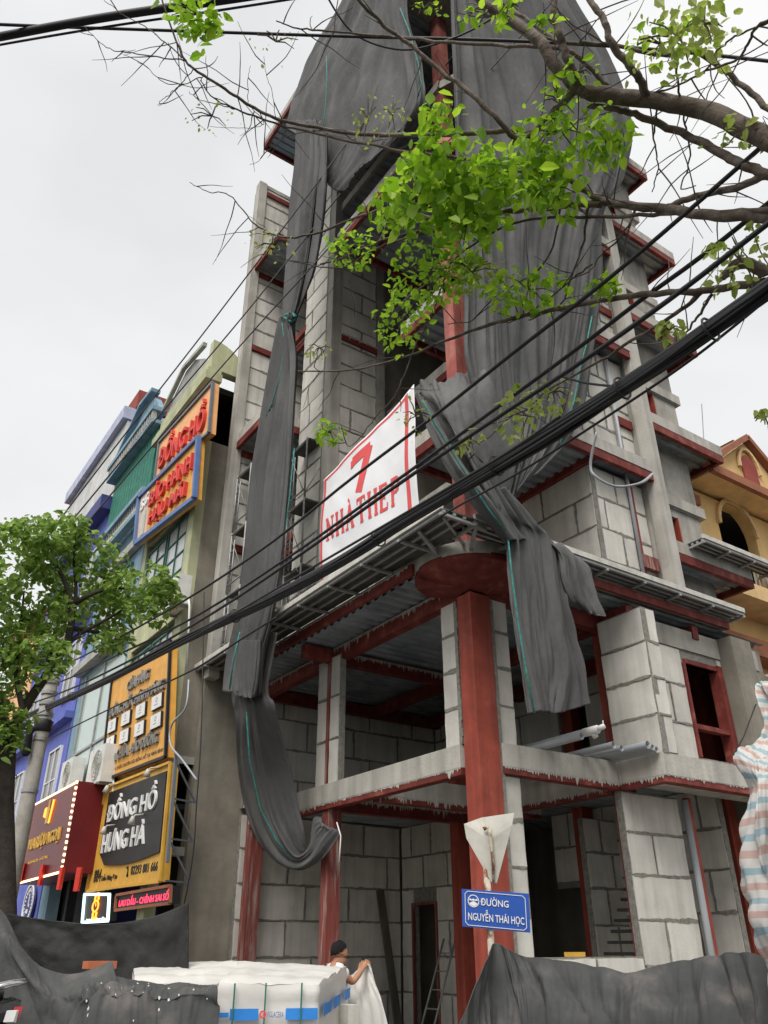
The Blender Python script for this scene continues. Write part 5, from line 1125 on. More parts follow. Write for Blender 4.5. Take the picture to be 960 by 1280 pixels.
oc = pk(936, 590, -.05); ov = MB(); ov.prism([(oc[0]+.30*math.cos(t), -.10, oc[2]+.45*math.sin(t) if math.sin(t) > 0 else oc[2]-.45) for t in (0, .4, .8, 1.2, 1.57, 1.95, 2.35, 2.75, 3.14, 3.6, 5.8)], (0, .04, 0)); sub(ov, 'louvre_window', 'redbrown', H)
om = MB()
for i in range(10):
    t0, t1 = .0+i*.314, .314+i*.314; om.beam((oc[0]+.42*math.cos(t0), -.1, oc[2]+.62*math.sin(t0)), (oc[0]+.42*math.cos(t1), -.1, oc[2]+.62*math.sin(t1)), .06, .08)
sub(om, 'louvre_moulding', 'yellowpale', H)
sub(MB().tube([PY(880, 555, 1), PY(877, 505, 1)], .012, 5), 'lightning_rod', M['galv'] and 'galv', H)
# ================================================================== UTILITY POLE AND CABLES
XC = -4.4
pp = PX(35, 1000, XC)
T = thing('utility_pole', (XC, pp[1], .13), 'tall grey concrete utility pole wrapped with cables at the left', 'utility pole')
sub(MB().tube([(XC, pp[1], .13), (XC, pp[1], 3), (XC, pp[1], 7.2)], [.15, .135, .115], 18), 'pole', 'concpole', T, True)
for z in (4.0, 4.9, 5.35, 5.55, 5.75, 5.95): sub(MB().lathe((XC, pp[1], z), [(.12, 0), (.145, .0), (.145, .06), (.12, .06)], 18), 'clamp_band', 'galv', T)
sub(MB().lathe((XC, pp[1], 5.05), [(.12, 0), (.17, .05), (.155, .12), (.18, .2), (.12, .24)], 14).lathe((XC-.22, pp[1]-.1, 4.6), [(.05, 0), (.09, .05), (.06, .4), (.09, .45), (.05, .5)], 10), 'cable_loop', 'cable', T, True)
sub(MB().beam((XC-.1, pp[1]-.2, 6.1), (XC-.1, pp[1]+.9, 6.1), .06, .08), 'cross_arm', 'galv', T)
def smooth(pts, n):
    pts = [np.array(p, float) for p in pts]; return [catmull(pts, i/(n-1)) for i in range(n)]
def cable(pts, r_, label, n=40, group='overhead cables crossing the picture', m='cable'):
    return build(MB().tube(smooth(pts, n), r_, 6), 'overhead_cable', M[m], None, True, label, 'cable', group)
def CX(ps, x=XC): return [PX(a, b, x) for a, b in ps]
# main bundle
spine = smooth(CX([(-60, 935), (50, 888), (130, 852), (230, 800), (340, 748), (430, 700), (500, 655), (580, 607), (660, 558), (750, 503), (840, 445), (905, 400), (975, 350), (1060, 285)]), 110)
T = thing('cable_bundle', spine[40], 'thick bundle of black cables slanting across from lower left to upper right', 'cable bundle')
rg = random.Random(11)
for k in range(24):
    a0 = k*2.4; rad = .043*math.sqrt((k+.5)/24); tw = rg.uniform(.01, .04)*rg.choice((1, -1)); cr_ = rg.choice((.008, .011, .013, .016))
    pts = []
    for i, p in enumerate(spine):
        grow = 1.15-.25*i/len(spine); a = a0+i*tw+.4*mnoise.noise(Vector((i*.07, k, 0))); o = np.array((math.cos(a), 0, math.sin(a)))*rad*grow; o[2] -= .06*max(0, mnoise.noise(Vector((i*.05, k*3.3, 5))))*(k % 6 == 0)
        pts.append(p+o)
    sub(MB().tube(pts, cr_, 6), 'strand', 'cable', T, True)
for i in (12, 30, 47, 63, 78, 90): 
    d_ = spine[i+1]-spine[i]; d_ /= np.linalg.norm(d_); e1 = np.cross(d_, X_); e1 /= np.linalg.norm(e1)
    sub(MB().tube([spine[i]+(X_*math.cos(t)+e1*math.sin(t))*.068 for t in np.linspace(0, 6.28, 13)], .007, 5), 'binding', 'cable', T, True)
for i, s_ in ((36, 1), (60, 1)):
    p = spine[i]; sub(MB().tube([p+(0, .05, .1), p+(-.06, .0, .12*s_), p+(-.06, -.09, .14*s_), p+(-.03, -.13, .06)], .006, 5), 'slack_loop', 'cable', T, True)
cable(CX([(-40, 872), (60, 838), (120, 812), (220, 757), (330, 685), (437, 600), (540, 522), (643, 440), (740, 365), (830, 290), (990, 150)], XC+.02), .014, 'cable running highest of the middle three above the thick bundle')
cable(CX([(-40, 890), (60, 858), (140, 822), (242, 772), (360, 697), (480, 612), (600, 525), (716, 440), (800, 376), (880, 318), (1000, 222)], XC+.25), .015, 'cable in the middle of the three above the thick bundle')
cable(CX([(-40, 905), (60, 872), (150, 832), (260, 770), (380, 690), (500, 604), (620, 523), (730, 450), (840, 372), (940, 295), (1010, 240)], XC-.3), .014, 'cable lowest of the three above the thick bundle')
cable(CX([(20, 905), (110, 862), (220, 808), (330, 745), (420, 692), (540, 622), (640, 562), (700, 520)], XC-.25), .010, 'thin clipped messenger wire just above the thick bundle')
cable(CX([(0, 960), (60, 925), (150, 880), (240, 838), (300, 800), (345, 772)], XC+.3), .011, 'thin slack wire just below the thick bundle at left')
cable(CX([(480, 690), (560, 640), (650, 590), (760, 520), (870, 445), (1000, 340)], XC+.5), .009, 'thin slack wire just below the thick bundle at right')
cable([PX(300, 980-15, -1.2)*0+PD(*p) for p in ((40, 700, 15), (82, 640, 15), (170, 525, 14.5), (267, 400, 14), (363, 273, 13), (440, 170, 12.5), (517, 67, 12), (590, -30, 11.5))], .017, 'leftmost of three wires rising from the left tree to the top')
cable([PD(*p) for p in ((40, 712, 14.5), (80, 663, 14.5), (190, 530, 14), (300, 400, 13.5), (380, 300, 13), (455, 205, 12.5), (523, 125, 12), (640, -25, 11))], .017, 'middle of three wires rising from the left tree to the top')
cable([PD(*p) for p in ((60, 712, 14), (143, 613, 14), (230, 512, 13.6), (320, 410, 13.2), (400, 322, 12.6), (500, 210, 12), (610, 90, 11.4), (720, -30, 11))], .017, 'rightmost of three wires rising from the left tree to the top')
up = lambda ps: [PS(*p) for p in ps]
cable(up([(-60, 58, 9.5), (0, 46, 9.3), (130, 22, 9.), (300, -3, 8.6), (420, -22, 8.4)]), .042, 'thick cable crossing the top left corner')
cable(up([(-60, 68, 9.4), (0, 56, 9.2), (130, 34, 9.), (280, 12, 8.6), (420, -10, 8.4)]), .012, 'thin cable running just under the thick one at the top left')
cable(up([(-60, 28, 9.2), (60, 33, 9.2), (177, 37, 9.), (420, 45, 8.6), (640, 51, 8.2), (820, 62, 8), (1040, 85, 7.6)]), .016, 'level black cable crossing the whole top of the picture')
cable(up([(400, -20, 8.6), (440, 40, 8.6), (500, 62, 8.4), (560, 50, 8.3), (620, 20, 8.2), (680, -30, 8.)]), .009, 'slack loop of wire hanging from the top near the column')
cable([PX(*p) for p in ((746, 540, -3.6), (738, 580, -3.6), (745, 596, -3.6), (770, 608, -3.5), (800, 604, -3.4), (816, 592, -3.2))], .010, 'pale slack loop of wire hanging under the bundle at the right', 24, m='pvc')
cable([PX(*p) for p in ((845, 420, -4.2), (838, 450, -4.2), (790, 480, -4.2), (740, 480, -4.2), (700, 470, -4.2))], .008, 'thin slack wire looping behind the bundle at the right', 24)
cable([PX(*p) for p in ((255, 740, -1.95), (252, 900, -1.95), (246, 1000, -1.97), (238, 1090, -2.), (205, 1240, -2.05))], .012, 'thin wire hanging down the grey render wall', 30)
cable([PX(*p) for p in ((236, 850, -1.95), (232, 885, -2.), (215, 905, -2.0), (213, 930, -2.), (228, 950, -2), (246, 975, -1.95))], .02, 'bent grey cable conduit on the grey wall beside the amber sign', 24, m='pvc')
# ================================================================== TREES
def leaf_cloud(mb, pts, size, rg, droop=.5, tri=False):
    for p in pts:
        s_ = size*rg.uniform(.45, 1.4); a = rg.uniform(0, 6.283); el_ = rg.uniform(-1.0, .5)-droop*.3
        d = np.array((math.cos(a)*math.cos(el_), math.sin(a)*math.cos(el_), math.sin(el_)))
        n_ = np.array((rg.gauss(0, .6), rg.gauss(0, .6), 1.)); sd = np.cross(d, n_); sd /= np.linalg.norm(sd)+1e-6; nn = np.cross(sd, d)
        w_ = s_*.33; b = len(mb.v)
        cu = rg.uniform(-.18, .06); up_ = .10*s_
        mb.v += [tuple(p), tuple(p+d*s_*.27+sd*w_*.85+nn*(up_+cu*s_*.07)), tuple(p+d*s_*.66+sd*w_*.72+nn*(up_*.8+cu*s_*.44)), tuple(p+d*s_+nn*cu*s_), tuple(p+d*s_*.66-sd*w_*.72+nn*(up_*.8+cu*s_*.44)), tuple(p+d*s_*.27-sd*w_*.85+nn*(up_+cu*s_*.07)), tuple(p+d*s_*.5+nn*cu*s_*.25)]
        mb.f += [(b, b+1, b+2, b+6), (b+6, b+2, b+3), (b, b+6, b+4, b+5), (b+6, b+3, b+4)]
LEAF = []
def leaf_mesh(k, m):
    rg = random.Random(k); s_ = 1.; cur = rg.uniform(-.25, .05)
    v = []; st = [0, .18, .42, .7, 1.]; wd = [.0, .27, .36, .24, 0]
    for t, w_ in zip(st, wd):
        v += [(-w_, t, .12*w_+cur*t*t), (0, t, cur*t*t), (w_, t, .12*w_+cur*t*t)]
    f = []
    for i in range(4):
        for j in range(2): f.append((i*3+j, i*3+j+1, i*3+j+4, i*3+j+3))
    me = bpy.data.meshes.new('leaf'); me.from_pydata(v, [], f); me.materials.append(M[m]); me.polygons.foreach_set('use_smooth', [True]*len(f)); me.update(); return me
# left street tree
rg = random.Random(21)
DT = 12.6
base = PD(6, 1190, DT); 
T = thing('street_tree', (base[0], base[1], .13), 'leafy green street tree with dark trunk at the left edge before the utility pole', 'tree', 'street trees')
j1 = PD(4, 1000, DT); j2 = PD(10, 920, DT)
sub(MB().tube([(base[0], base[1], .13), base, j1*.5+base*.5, j1, j2], [.19, .16, .15, .14, .12], 12), 'trunk', 'barkd', T, True)
clumps = [(-40, 720, 62, 0), (-20, 840, 60, .3), (18, 690, 48, 0), (50, 668, 36, -.2), (80, 662, 30, .2), (30, 745, 52, .4), (75, 705, 38, .6), (112, 690, 34, 0), (140, 712, 32, .3), (100, 742, 40, .8), (165, 738, 34, 0), (190, 728, 28, -.3), (210, 742, 22, 0), (150, 765, 30, .5), (180, 765, 26, -.2), (125, 795, 24, .3), (145, 800, 20, 0), (30, 800, 44, .2), (55, 820, 32, -.4), (8, 850, 40, .5), (12, 900, 26, 0), (-20, 930, 40, 0), (5, 955, 18, .2), (65, 765, 30, 0), (215, 752, 16, .2), (100, 655, 14, 0)]
fo = MB(); limbs = []
for (px, py, r_, dz) in clumps:
    c_ = PD(px, py, DT-.3+dz*1.2); R_ = r_*np.linalg.norm(c_-CAM)/F
    n = int(430*(r_/35)**2); pts = []
    for _ in range(n):
        d = np.array((rg.gauss(0, 1), rg.gauss(0, 1), rg.gauss(0, 1))); d /= np.linalg.norm(d); rr = R_*(.45+.6*rg.random()**.6)
        q = c_+d*rr*np.array((1, 1, .75)); nz_ = mnoise.noise(Vector(q*1.9))
        if nz_ > -.10: pts.append(q)
    leaf_cloud(fo, pts, .12, rg)
    limbs.append((c_, R_))
build(fo, 'foliage', M['leafg'], T, kind='stuff')
hub = PD(40, 880, DT)
for k, (pth) in enumerate((((10, 920), (40, 870), (85, 800), (86, 740), (60, 690), (40, 655)), ((60, 840), (90, 800), (140, 770), (190, 740)), ((86, 760), (110, 745), (140, 735), (170, 738)), ((75, 820), (88, 790), (95, 740), (92, 700), (95, 660)), ((10, 920), (0, 880), (-20, 820), (-30, 740)), ((30, 895), (20, 840), (25, 790), (30, 740)), ((88, 785), (120, 790), (150, 795)), ((62, 838), (65, 812), (100, 795), (90, 785)))):
    pts = smooth([PD(a, b, DT-.1+.15*math.sin(i*2+k)) for i, (a, b) in enumerate(pth)], 16)
    sub(MB().tube(pts, list(np.linspace(.085 if k in (0, 4) else .045, .012, 16)), 8), 'limb', 'barkd', T, True)
# right street tree, overhead branches
rg = random.Random(5)
def SL(px): return 5.0+(960-px)/960*2.6
_h = PS(1330, 470, 4.1); tk = np.array((_h[0]+.3, _h[1]-.1, .13))
T = thing('street_tree', tk, 'overhanging street tree at the right with bare grey branches and fresh green leaf clusters', 'tree', 'street trees')

def path(ps, off=0.): return [PS(a, b, SL(a)+off+.12*math.sin(a*.013+b*.02)) for a, b in ps]
e1 = path([(960, 178)])[0]; e3 = path([(960, 272)])[0]; e5 = path([(962, 352)])[0]
far_ = lambda e, k: e+(e-path([(880, 165)])[0])*k
hubp = path([(1330, 470)])[0]
sub(MB().tube(smooth([tk, tk+(0, 0, 1.6), hubp], 10), [.2, .19, .18, .17, .165, .16, .155, .15, .14, .13], 12), 'trunk', 'bark', T, True)
allb = []
PXM = lambda t: t*5.4/F/2    # half of a thickness given in picture widths at about six metres
def limb(ps, t0, t1, name='branch', off=0, pre=None):
    pts = path(ps, off); pts = ([np.array(p) for p in pre] if pre else [])+pts; n = max(10, len(pts)*6); sm_p = smooth(pts, n)
    if name == 'branch':
        for i in range(1, n-1): sm_p[i] = sm_p[i]+np.array([mnoise.noise(Vector((i*.5+s_*9, ps[0][0]*.1, ps[0][1]*.1)))*.012 for s_ in range(3)])
    rs = [PXM(t0+(t1-t0)*i/(n-1))*(1+.12*mnoise.noise(Vector((i*.6, ps[0][0], 2)))) for i in range(n)]
    allb.append((sm_p, rs)); return sub(MB().tube(sm_p, rs, 8), name, 'bark', T, True)
limb([(960, 176), (887, 140), (820, 126), (760, 119), (730, 113), (717, 103)], 24, 15, pre=[hubp, path([(1190, 330)])[0], path([(1060, 225)])[0]])
limb([(717, 104), (690, 78), (673, 50), (640, 27), (610, 8), (580, -20), (540, -50)], 15, 8)
limb([(727, 108), (712, 80), (703, 55), (696, 30), (692, 0), (694, -40)], 10, 7)
limb([(808, 124), (800, 100), (785, 78), (766, 58), (757, 30), (740, 5), (720, -30)], 9, 6)
limb([(720, 112), (705, 128), (685, 148), (660, 172), (640, 180)], 9, 7)
limb([(648, 178), (622, 150), (590, 118), (553, 90), (520, 62), (487, 37), (455, 8), (430, -25)], 7, 4)
limb([(970, 222), (930, 207), (900, 190), (850, 165), (800, 145), (770, 136), (735, 132)], 12, 6, pre=[path([(1190, 330)])[0], path([(1060, 262)])[0]])
limb([(965, 273), (900, 270), (835, 262), (790, 257), (757, 252), (735, 240), (705, 218), (688, 202), (670, 175)], 15, 6, pre=[hubp, path([(1200, 350)])[0], path([(1070, 290)])[0]])
limb([(752, 255), (710, 256), (660, 262), (620, 264), (570, 268), (520, 275), (470, 280)], 9, 3)
limb([(975, 222), (930, 232), (880, 243), (845, 254), (830, 262)], 9, 6, pre=[path([(1200, 345)])[0], path([(1080, 300)])[0]])
limb([(970, 262), (910, 265), (850, 266), (790, 270), (720, 272), (660, 274), (600, 300), (550, 340), (500, 380)], 6, 2)
limb([(970, 352), (930, 356), (895, 362), (845, 366), (790, 370), (730, 380), (670, 392), (620, 403), (560, 425), (500, 448), (440, 462), (372, 464)], 11, 2, pre=[path([(1200, 360)])[0], path([(1080, 352)])[0]])
limb([(957, 345), (935, 330), (915, 334), (905, 350)], 14, 8)
limb([(876, 366), (840, 395), (800, 420), (760, 446), (720, 468), (680, 492), (660, 512)], 5, 2)
limb([(890, 368), (872, 396), (855, 420)], 4, 2)
limb([(650, 162), (600, 166), (520, 169), (450, 168), (400, 160), (350, 150), (310, 130), (277, 108), (245, 88), (230, 74), (216, 40), (203, 0), (198, -30)], 7, 2, off=.3)
limb([(640, 205), (580, 198), (520, 191), (470, 183), (420, 173), (380, 163), (350, 156), (300, 138), (282, 132), (262, 118), (250, 100)], 5, 1.5, off=.3)
limb([(700, 60), (640, 57), (560, 53), (500, 47), (453, 43), (400, 38), (370, 35), (345, 26)], 5, 1.5, off=.2)
limb([(760, 108), (720, 70), (680, 40), (640, 12), (600, -20)], 6, 4, off=.3)
limb([(640, 262), (580, 275), (520, 290), (480, 300), (430, 322), (400, 330)], 5, 2)
limb([(560, 286), (500, 300), (460, 316), (430, 334), (380, 330), (345, 318)], 3, 1.2)
limb([(540, 272), (480, 262), (430, 278), (390, 293), (353, 296), (330, 288), (313, 275), (300, 258), (283, 242), (260, 240), (237, 228)], 4, 1, off=.2)
limb([(850, 60), (880, 70), (920, 100), (960, 135), (1000, 165)], 5, 7, off=.3)
limb([(970, 20), (945, 35), (935, 55), (920, 75), (880, 90), (840, 110), (810, 118)], 3, 2)
limb([(640, 30), (700, 52), (760, 55), (820, 68), (845, 66)], 3, 5, off=.2)
limb([(820, 125), (820, 150), (818, 180), (822, 210), (815, 240)], 2.5, 1.2); limb([(845, 80), (850, 120), (857, 160), (862, 200), (852, 235), (870, 232)], 2.5, 1.2)
limb([(735, 260), (730, 300), (715, 345), (700, 380), (660, 400)], 3.5, 1.5); limb([(700, 262), (690, 310), (670, 340), (620, 370), (590, 400), (560, 405)], 3, 1.2)
limb([(560, 330), (545, 380), (520, 430), (505, 470), (490, 500), (470, 520), (452, 545), (437, 558), (432, 552)], 2.5, 1.2); limb([(740, 330), (720, 345), (690, 370), (650, 398), (625, 404)], 2.5, 1.4)
limb([(672, 508), (640, 520), (610, 548), (585, 555)], 2.2, 1); limb([(795, 262), (780, 290), (750, 320), (735, 340), (700, 352)], 2.5, 1.2)
limb([(880, 92), (900, 60), (930, 40), (980, 20)], 2, 2); limb([(232, 75), (200, 72), (165, 66), (140, 62), (122, 50), (105, 34)], 2, .8, off=.3); limb([(228, 72), (205, 52), (180, 33), (155, 18), (130, 0)], 2, .8, off=.3)
limb([(252, 97), (225, 105), (205, 103), (188, 88), (170, 75)], 1.5, .7, off=.3); limb([(242, 86), (222, 110), (205, 122), (197, 132)], 1.5, .7, off=.3); limb([(300, 138), (270, 130), (250, 125), (236, 114)], 1.5, .7, off=.3)
limb([(310, 130), (330, 155), (300, 160), (262, 158)], 1.2, .6, off=.3); limb([(345, 150), (340, 115), (332, 90), (330, 70)], 1, .5, off=.3); limb([(310, 128), (310, 100), (313, 82)], 1, .5, off=.3); limb([(395, 162), (350, 175), (325, 200), (312, 206)], 1.2, .6, off=.3)
# fine twigs growing out of the branches
tw = MB(); ntw = 0
for (pts, rs) in allb:
    for _ in range(max(2, int(len(pts)*.14))):
        i = rg.randrange(2, len(pts)-1); p = pts[i]; d = np.array((rg.gauss(0, 1), rg.gauss(0, 1), rg.gauss(0, .8))); d /= np.linalg.norm(d); L_ = rg.uniform(.15, .6)
        q = [p]; 
        for s_ in range(4): d = d+np.array((rg.gauss(0, .13), rg.gauss(0, .13), rg.gauss(0, .13)+.02)); d /= np.linalg.norm(d); q.append(q[-1]+d*L_/4)
        tw.tube(smooth(q, 9), [.0045]*3+[.0035]*3+[.0025, .002, .0015], 4, False)
build(tw, 'twigs', M['bark'], T, kind='stuff')
# leaf clusters: (px, py, rx, ry, n, size, pale)
cl = [(590, 215, 75, 32, 210, .085, 0), (545, 250, 55, 40, 160, .10, 0), (585, 275, 38, 38, 120, .105, 0), (650, 215, 50, 30, 120, .075, 0), (690, 235, 35, 30, 80, .075, 0), (550, 150, 24, 22, 45, .08, 0), (530, 190, 20, 22, 35, .09, 0), (490, 262, 30, 28, 60, .07, 0), (440, 312, 24, 20, 70, .055, 0), (535, 340, 45, 30, 130, .06, 0), (505, 395, 32, 40, 110, .06, 0), (560, 345, 35, 25, 80, .06, 0), (660, 362, 46, 24, 130, .065, 0), (590, 340, 40, 20, 60, .05, 1), (755, 172, 28, 24, 90, .07, 0), (700, 130, 22, 28, 40, .06, 0), (725, 90, 16, 12, 18, .06, 0), (690, 165, 40, 20, 50, .06, 0), (756, 357, 18, 14, 36, .06, 0), (850, 48, 52, 32, 80, .06, 1), (825, 55, 30, 20, 30, .06, 0), (880, 30, 24, 22, 30, .06, 1), (925, 325, 36, 34, 55, .06, 1), (930, 165, 35, 20, 22, .06, 1), (660, 520, 36, 34, 80, .06, 1), (690, 490, 26, 16, 30, .05, 1), (588, 552, 17, 14, 22, .06, 1), (410, 540, 16, 13, 40, .06, 0), (245, 18, 32, 20, 60, .085, 0), (260, 36, 14, 12, 14, .085, 0), (838, 412, 16, 10, 24, .07, 1), (955, 522, 14, 10, 12, .06, 1), (460, 150, 14, 30, 22, .035, 1), (490, 145, 14, 20, 18, .035, 1), (400, 435, 18, 12, 16, .035, 1), (610, 20, 30, 10, 16, .06, 0), (530, 10, 20, 8, 10, .05, 0), (635, 10, 14, 8, 10, .07, 0), (680, 28, 14, 8, 10, .06, 0), (340, 305, 26, 16, 26, .035, 1), (520, 520, 20, 30, 18, .04, 1), (345, 52, 30, 16, 10, .03, 1), (265, 145, 30, 18, 14, .03, 1)]
big = []; fo = MB(); fop = MB()
for (px, py, rx, ry, n, sz, pale) in cl:
    cpt = PS(px, py, SL(px)-.15); k = np.linalg.norm(cpt-CAM)/F; rgt = _r; upv = _u
    for _ in range(int(n*1.45)):
        a = rg.uniform(0, 6.283); rr = math.sqrt(rg.random()); rr *= 1+.25*rg.random()
        p = cpt+rgt*rx*k*rr*math.cos(a)+upv*ry*k*rr*math.sin(a)+_fw*rg.gauss(0, .5)*min(rx, ry)*k*1.2
        if sz >= .075 and not pale: big.append((p, sz*rg.uniform(.75, 1.3)))
        else: leaf_cloud(fop if pale else fo, [p], sz, rg, 1.2)
    tb_ = MB()
    for _ in range(6):
        a = rg.uniform(0, 6.283); e = cpt+rgt*rx*k*math.cos(a)*.8+upv*ry*k*math.sin(a)*.8; tb_.tube([cpt, (cpt+e)/2+upv*.02, e], [.006, .005, .003], 4, False)
    sub(tb_, 'leaf_stalk', 'bark', T)
rg.shuffle(big)
lms = [leaf_mesh(i, 'leafy') for i in range(5)]
for (p, s_) in big[:300]:
    o = bpy.data.objects.new('leaf', rg.choice(lms)); COL.objects.link(o); o.parent = T; o.location = tuple(p-BASE[T.name]); o.scale = (s_, s_, s_)
    o.rotation_euler = (rg.uniform(-1.35, -.2), rg.gauss(0, .5), rg.uniform(0, 6.283))
leaf_cloud(fo, [p for p, s_ in big[300:]], .09, rg, 1.4)
build(fo, 'foliage', M['leafy'], T, kind='stuff'); build(fop, 'pale_foliage', M['leafp'], T, kind='stuff')
# ================================================================== MAN HOLDING A SHEET
DM = 11.0
hp = PD(425, 1191, DM); gz = .13
vd = np.array((hp[0]-CAM[0], hp[1]-CAM[1], 0)); vd /= np.linalg.norm(vd); rtm = np.array((vd[1], -vd[0], 0))
fd = rtm*.92+vd*.39; fd /= np.linalg.norm(fd); sd_ = np.array((-fd[1], fd[0], 0))     # sd_ = his left (away from camera)
T = thing('person', (hp[0], hp[1], gz), 'man in a white short sleeved shirt holding up a pale sheet beside the pallets', 'person')
hc = hp.copy()
def J(f, s_, z): return np.array((hp[0], hp[1], 0))+fd*f+sd_*s_+Z_*z
hz = hc[2]
hand = PD(457, 1206, DM); elb = PD(441, 1228, DM-.12); sh_r = J(-.07, -.19, hz-.20); sh_l = J(-.03, .19, hz-.20); hand2 = PD(452, 1209, DM+.35); elb2 = J(.16, .30, hz-.50)
skel = {}
V = []; E_ = []; Rr = []
def jv(p, r_, par=None):
    V.append(tuple(p)); Rr.append(r_); 
    if par is not None: E_.append((par, len(V)-1))
    return len(V)-1
pel = jv(J(-.03, 0, .90), .14); wst = jv(J(-.04, 0, 1.02), .125, pel); ch = jv(J(-.06, 0, hz-.36), .145, wst); uc = jv(J(-.06, 0, hz-.17), .105, ch)
nk = jv(J(-.035, 0, hz-.115), .055, uc); hb = jv(J(-.01, 0, hz-.07), .066, nk); hm = jv(J(.005, 0, hz+.0), .088, hb); ht = jv(J(-.01, 0, hz+.07), .072, hm)
jaw = jv(J(.06, 0, hz-.075), .036, hb); chn = jv(J(.082, 0, hz-.10), .02, jaw); no = jv(J(.098, 0, hz-.012), .016, hm); nt_ = jv(J(.112, 0, hz-.03), .011, no)
for sg in (-1, 1): er = jv(J(.0, sg*.082, hz-.01), .018, hm); jv(J(-.012, sg*.092, hz+.01), .016, er)
def arm(sh, el_, ha, sg):
    a = jv(sh, .062, uc); b = jv((sh+el_)/2, .052, a); c = jv(el_, .042, b); d = jv((el_+ha)/2, .038, c); w_ = jv(ha-(ha-el_)/np.linalg.norm(ha-el_)*.05, .026, d); pm = jv(ha, .030, w_)
    ad = (ha-el_)/np.linalg.norm(ha-el_); sx_ = np.cross(ad, vd); sx_ /= np.linalg.norm(sx_); pn = np.cross(sx_, ad)
    for k in range(4):
        o = (k-1.5)*.019; L_ = (.062, .072, .068, .052)[k]
        k1 = jv(ha+ad*.03+sx_*o, .0105, pm); k2 = jv(ha+ad*(.03+L_*.55)+sx_*o*1.05+pn*.012, .009, k1); jv(ha+ad*(.03+L_*.6)+sx_*o+pn*(.012+L_*.5), .008, k2)
    t1 = jv(ha+sx_*.035+ad*.0+pn*.012, .011, pm); jv(ha+sx_*.042+ad*.035+pn*.03, .009, t1)
arm(sh_r, elb, hand, -1); arm(sh_l, elb2, hand2, 1)
for sg, ff in ((-1, .10), (1, -.12)):
    h_ = jv(J(-.03, sg*.09, .86), .10, pel); kn = jv(J(ff*.7+.03, sg*.10, .50), .062, h_); an = jv(J(ff, sg*.11, gz+.09), .042, kn); jv(J(ff+.16, sg*.12, gz+.04), .035, an)
def skinmesh(name, V, E_, Rr, m, parent, sub_=2):
    me = bpy.data.meshes.new(name); me.from_pydata([tuple(np.array(v)-BASE[parent.name]) for v in V], E_, []); o = bpy.data.objects.new(name, me); COL.objects.link(o); o.parent = parent; me.materials.append(M[m])
    o.modifiers.new('skin', 'SKIN'); s_ = o.modifiers.new('sub', 'SUBSURF'); s_.levels = s_.render_levels = sub_
    for i, r_ in enumerate(Rr): me.skin_vertices[0].data[i].radius = (r_, r_)
    me.skin_vertices[0].data[0].use_root = True
    o.modifiers['skin'].use_smooth_shade = True; BASE[o.name] = BASE[parent.name]; return o
skinmesh('body', V, E_, Rr, 'skin', T)
# shirt: torso and short sleeves
V2 = []; E2 = []; R2 = []
def j2(p, r_, par=None):
    V2.append(tuple(p)); R2.append(r_)
    if par is not None: E2.append((par, len(V2)-1))
    return len(V2)-1
a = j2(J(-.03, 0, .86), .165); b = j2(J(-.04, 0, 1.02), .15, a); c = j2(J(-.06, 0, hz-.36), .165, b); d = j2(J(-.07, 0, hz-.19), .14, c); j2(J(-.05, 0, hz-.12), .082, d)
for sh, el_ in ((sh_r, elb), (sh_l, elb2)): e = j2(sh, .105, d); j2(sh*.35+el_*.65, .082, e)
skinmesh('shirt', V2, E2, R2, 'shirt', T)
V2 = []; E2 = []; R2 = []
a = j2(J(-.03, 0, .92), .155)
for sg, ff in ((-1, .10), (1, -.12)): h_ = j2(J(-.03, sg*.09, .84), .115, a); kn = j2(J(ff*.7+.03, sg*.10, .50), .082, h_); j2(J(ff, sg*.11, gz+.12), .062, kn)
skinmesh('trousers', V2, E2, R2, 'trousers', T)
hr = MB(); 
for i in range(9):
    for a_ in np.linspace(0, 6.283, 17)[:-1]:
        ca = math.cos(a_); t = i/8*math.pi*(.50-.13*max(0, ca)+.15*max(0, -ca)+.10*mnoise.noise(Vector((ca*5, math.sin(a_)*5, 2)))); w_ = 1+.16*mnoise.noise(Vector((i*.8, ca*4, math.sin(a_)*4)))
        hr.v.append(tuple(J(-.012, 0, hz+.018)+(fd*ca*.108*(1.0 if ca < .3 else .93)+sd_*math.sin(a_)*.095)*math.sin(t)*w_+Z_*(.108*math.cos(t)*w_)))
for i in range(8):
    for k in range(16): hr.f.append((i*16+k, i*16+(k+1) % 16, (i+1)*16+(k+1) % 16, (i+1)*16+k))
sub(hr, 'hair', 'hair', T, True, solid=.008)
for sg in (-1, 1): sub(MB().lathe(tuple(J(.088, sg*.032, hz+.005)), [(0, -.009), (.011, -.004), (.011, .004), (0, .009)], 8), 'eye', 'hair', T, True)
sub(MB().beam(J(.098, -.022, hz-.062), J(.098, .022, hz-.062), .008, .008), 'mouth', 'redbrown', T)
for sg, ff in ((-1, .10), (1, -.12)): sub(MB().prism([J(ff-.06, sg*.11-.045, gz), J(ff+.2, sg*.12-.04, gz), J(ff+.2, sg*.12+.04, gz), J(ff-.06, sg*.11+.045, gz)], (0, 0, .07)), 'shoe', 'black', T)
rows = [[PD(433, 1222, DM+.25), PD(445, 1212, DM+.28), PD(457, 1205, DM+.02), PD(460, 1206, DM-.02)],
        [PD(432, 1240, DM+.15), PD(447, 1235, DM+.1), PD(460, 1228, DM), PD(467, 1228, DM-.05)],
        [PD(431, 1265, DM+.1), PD(448, 1262, DM), PD(466, 1258, DM-.05), PD(477, 1256, DM-.1)],
        [PD(430, 1320, DM+.1), PD(450, 1320, DM-.05), PD(474, 1320, DM-.1), PD(494, 1320, DM-.15)]]
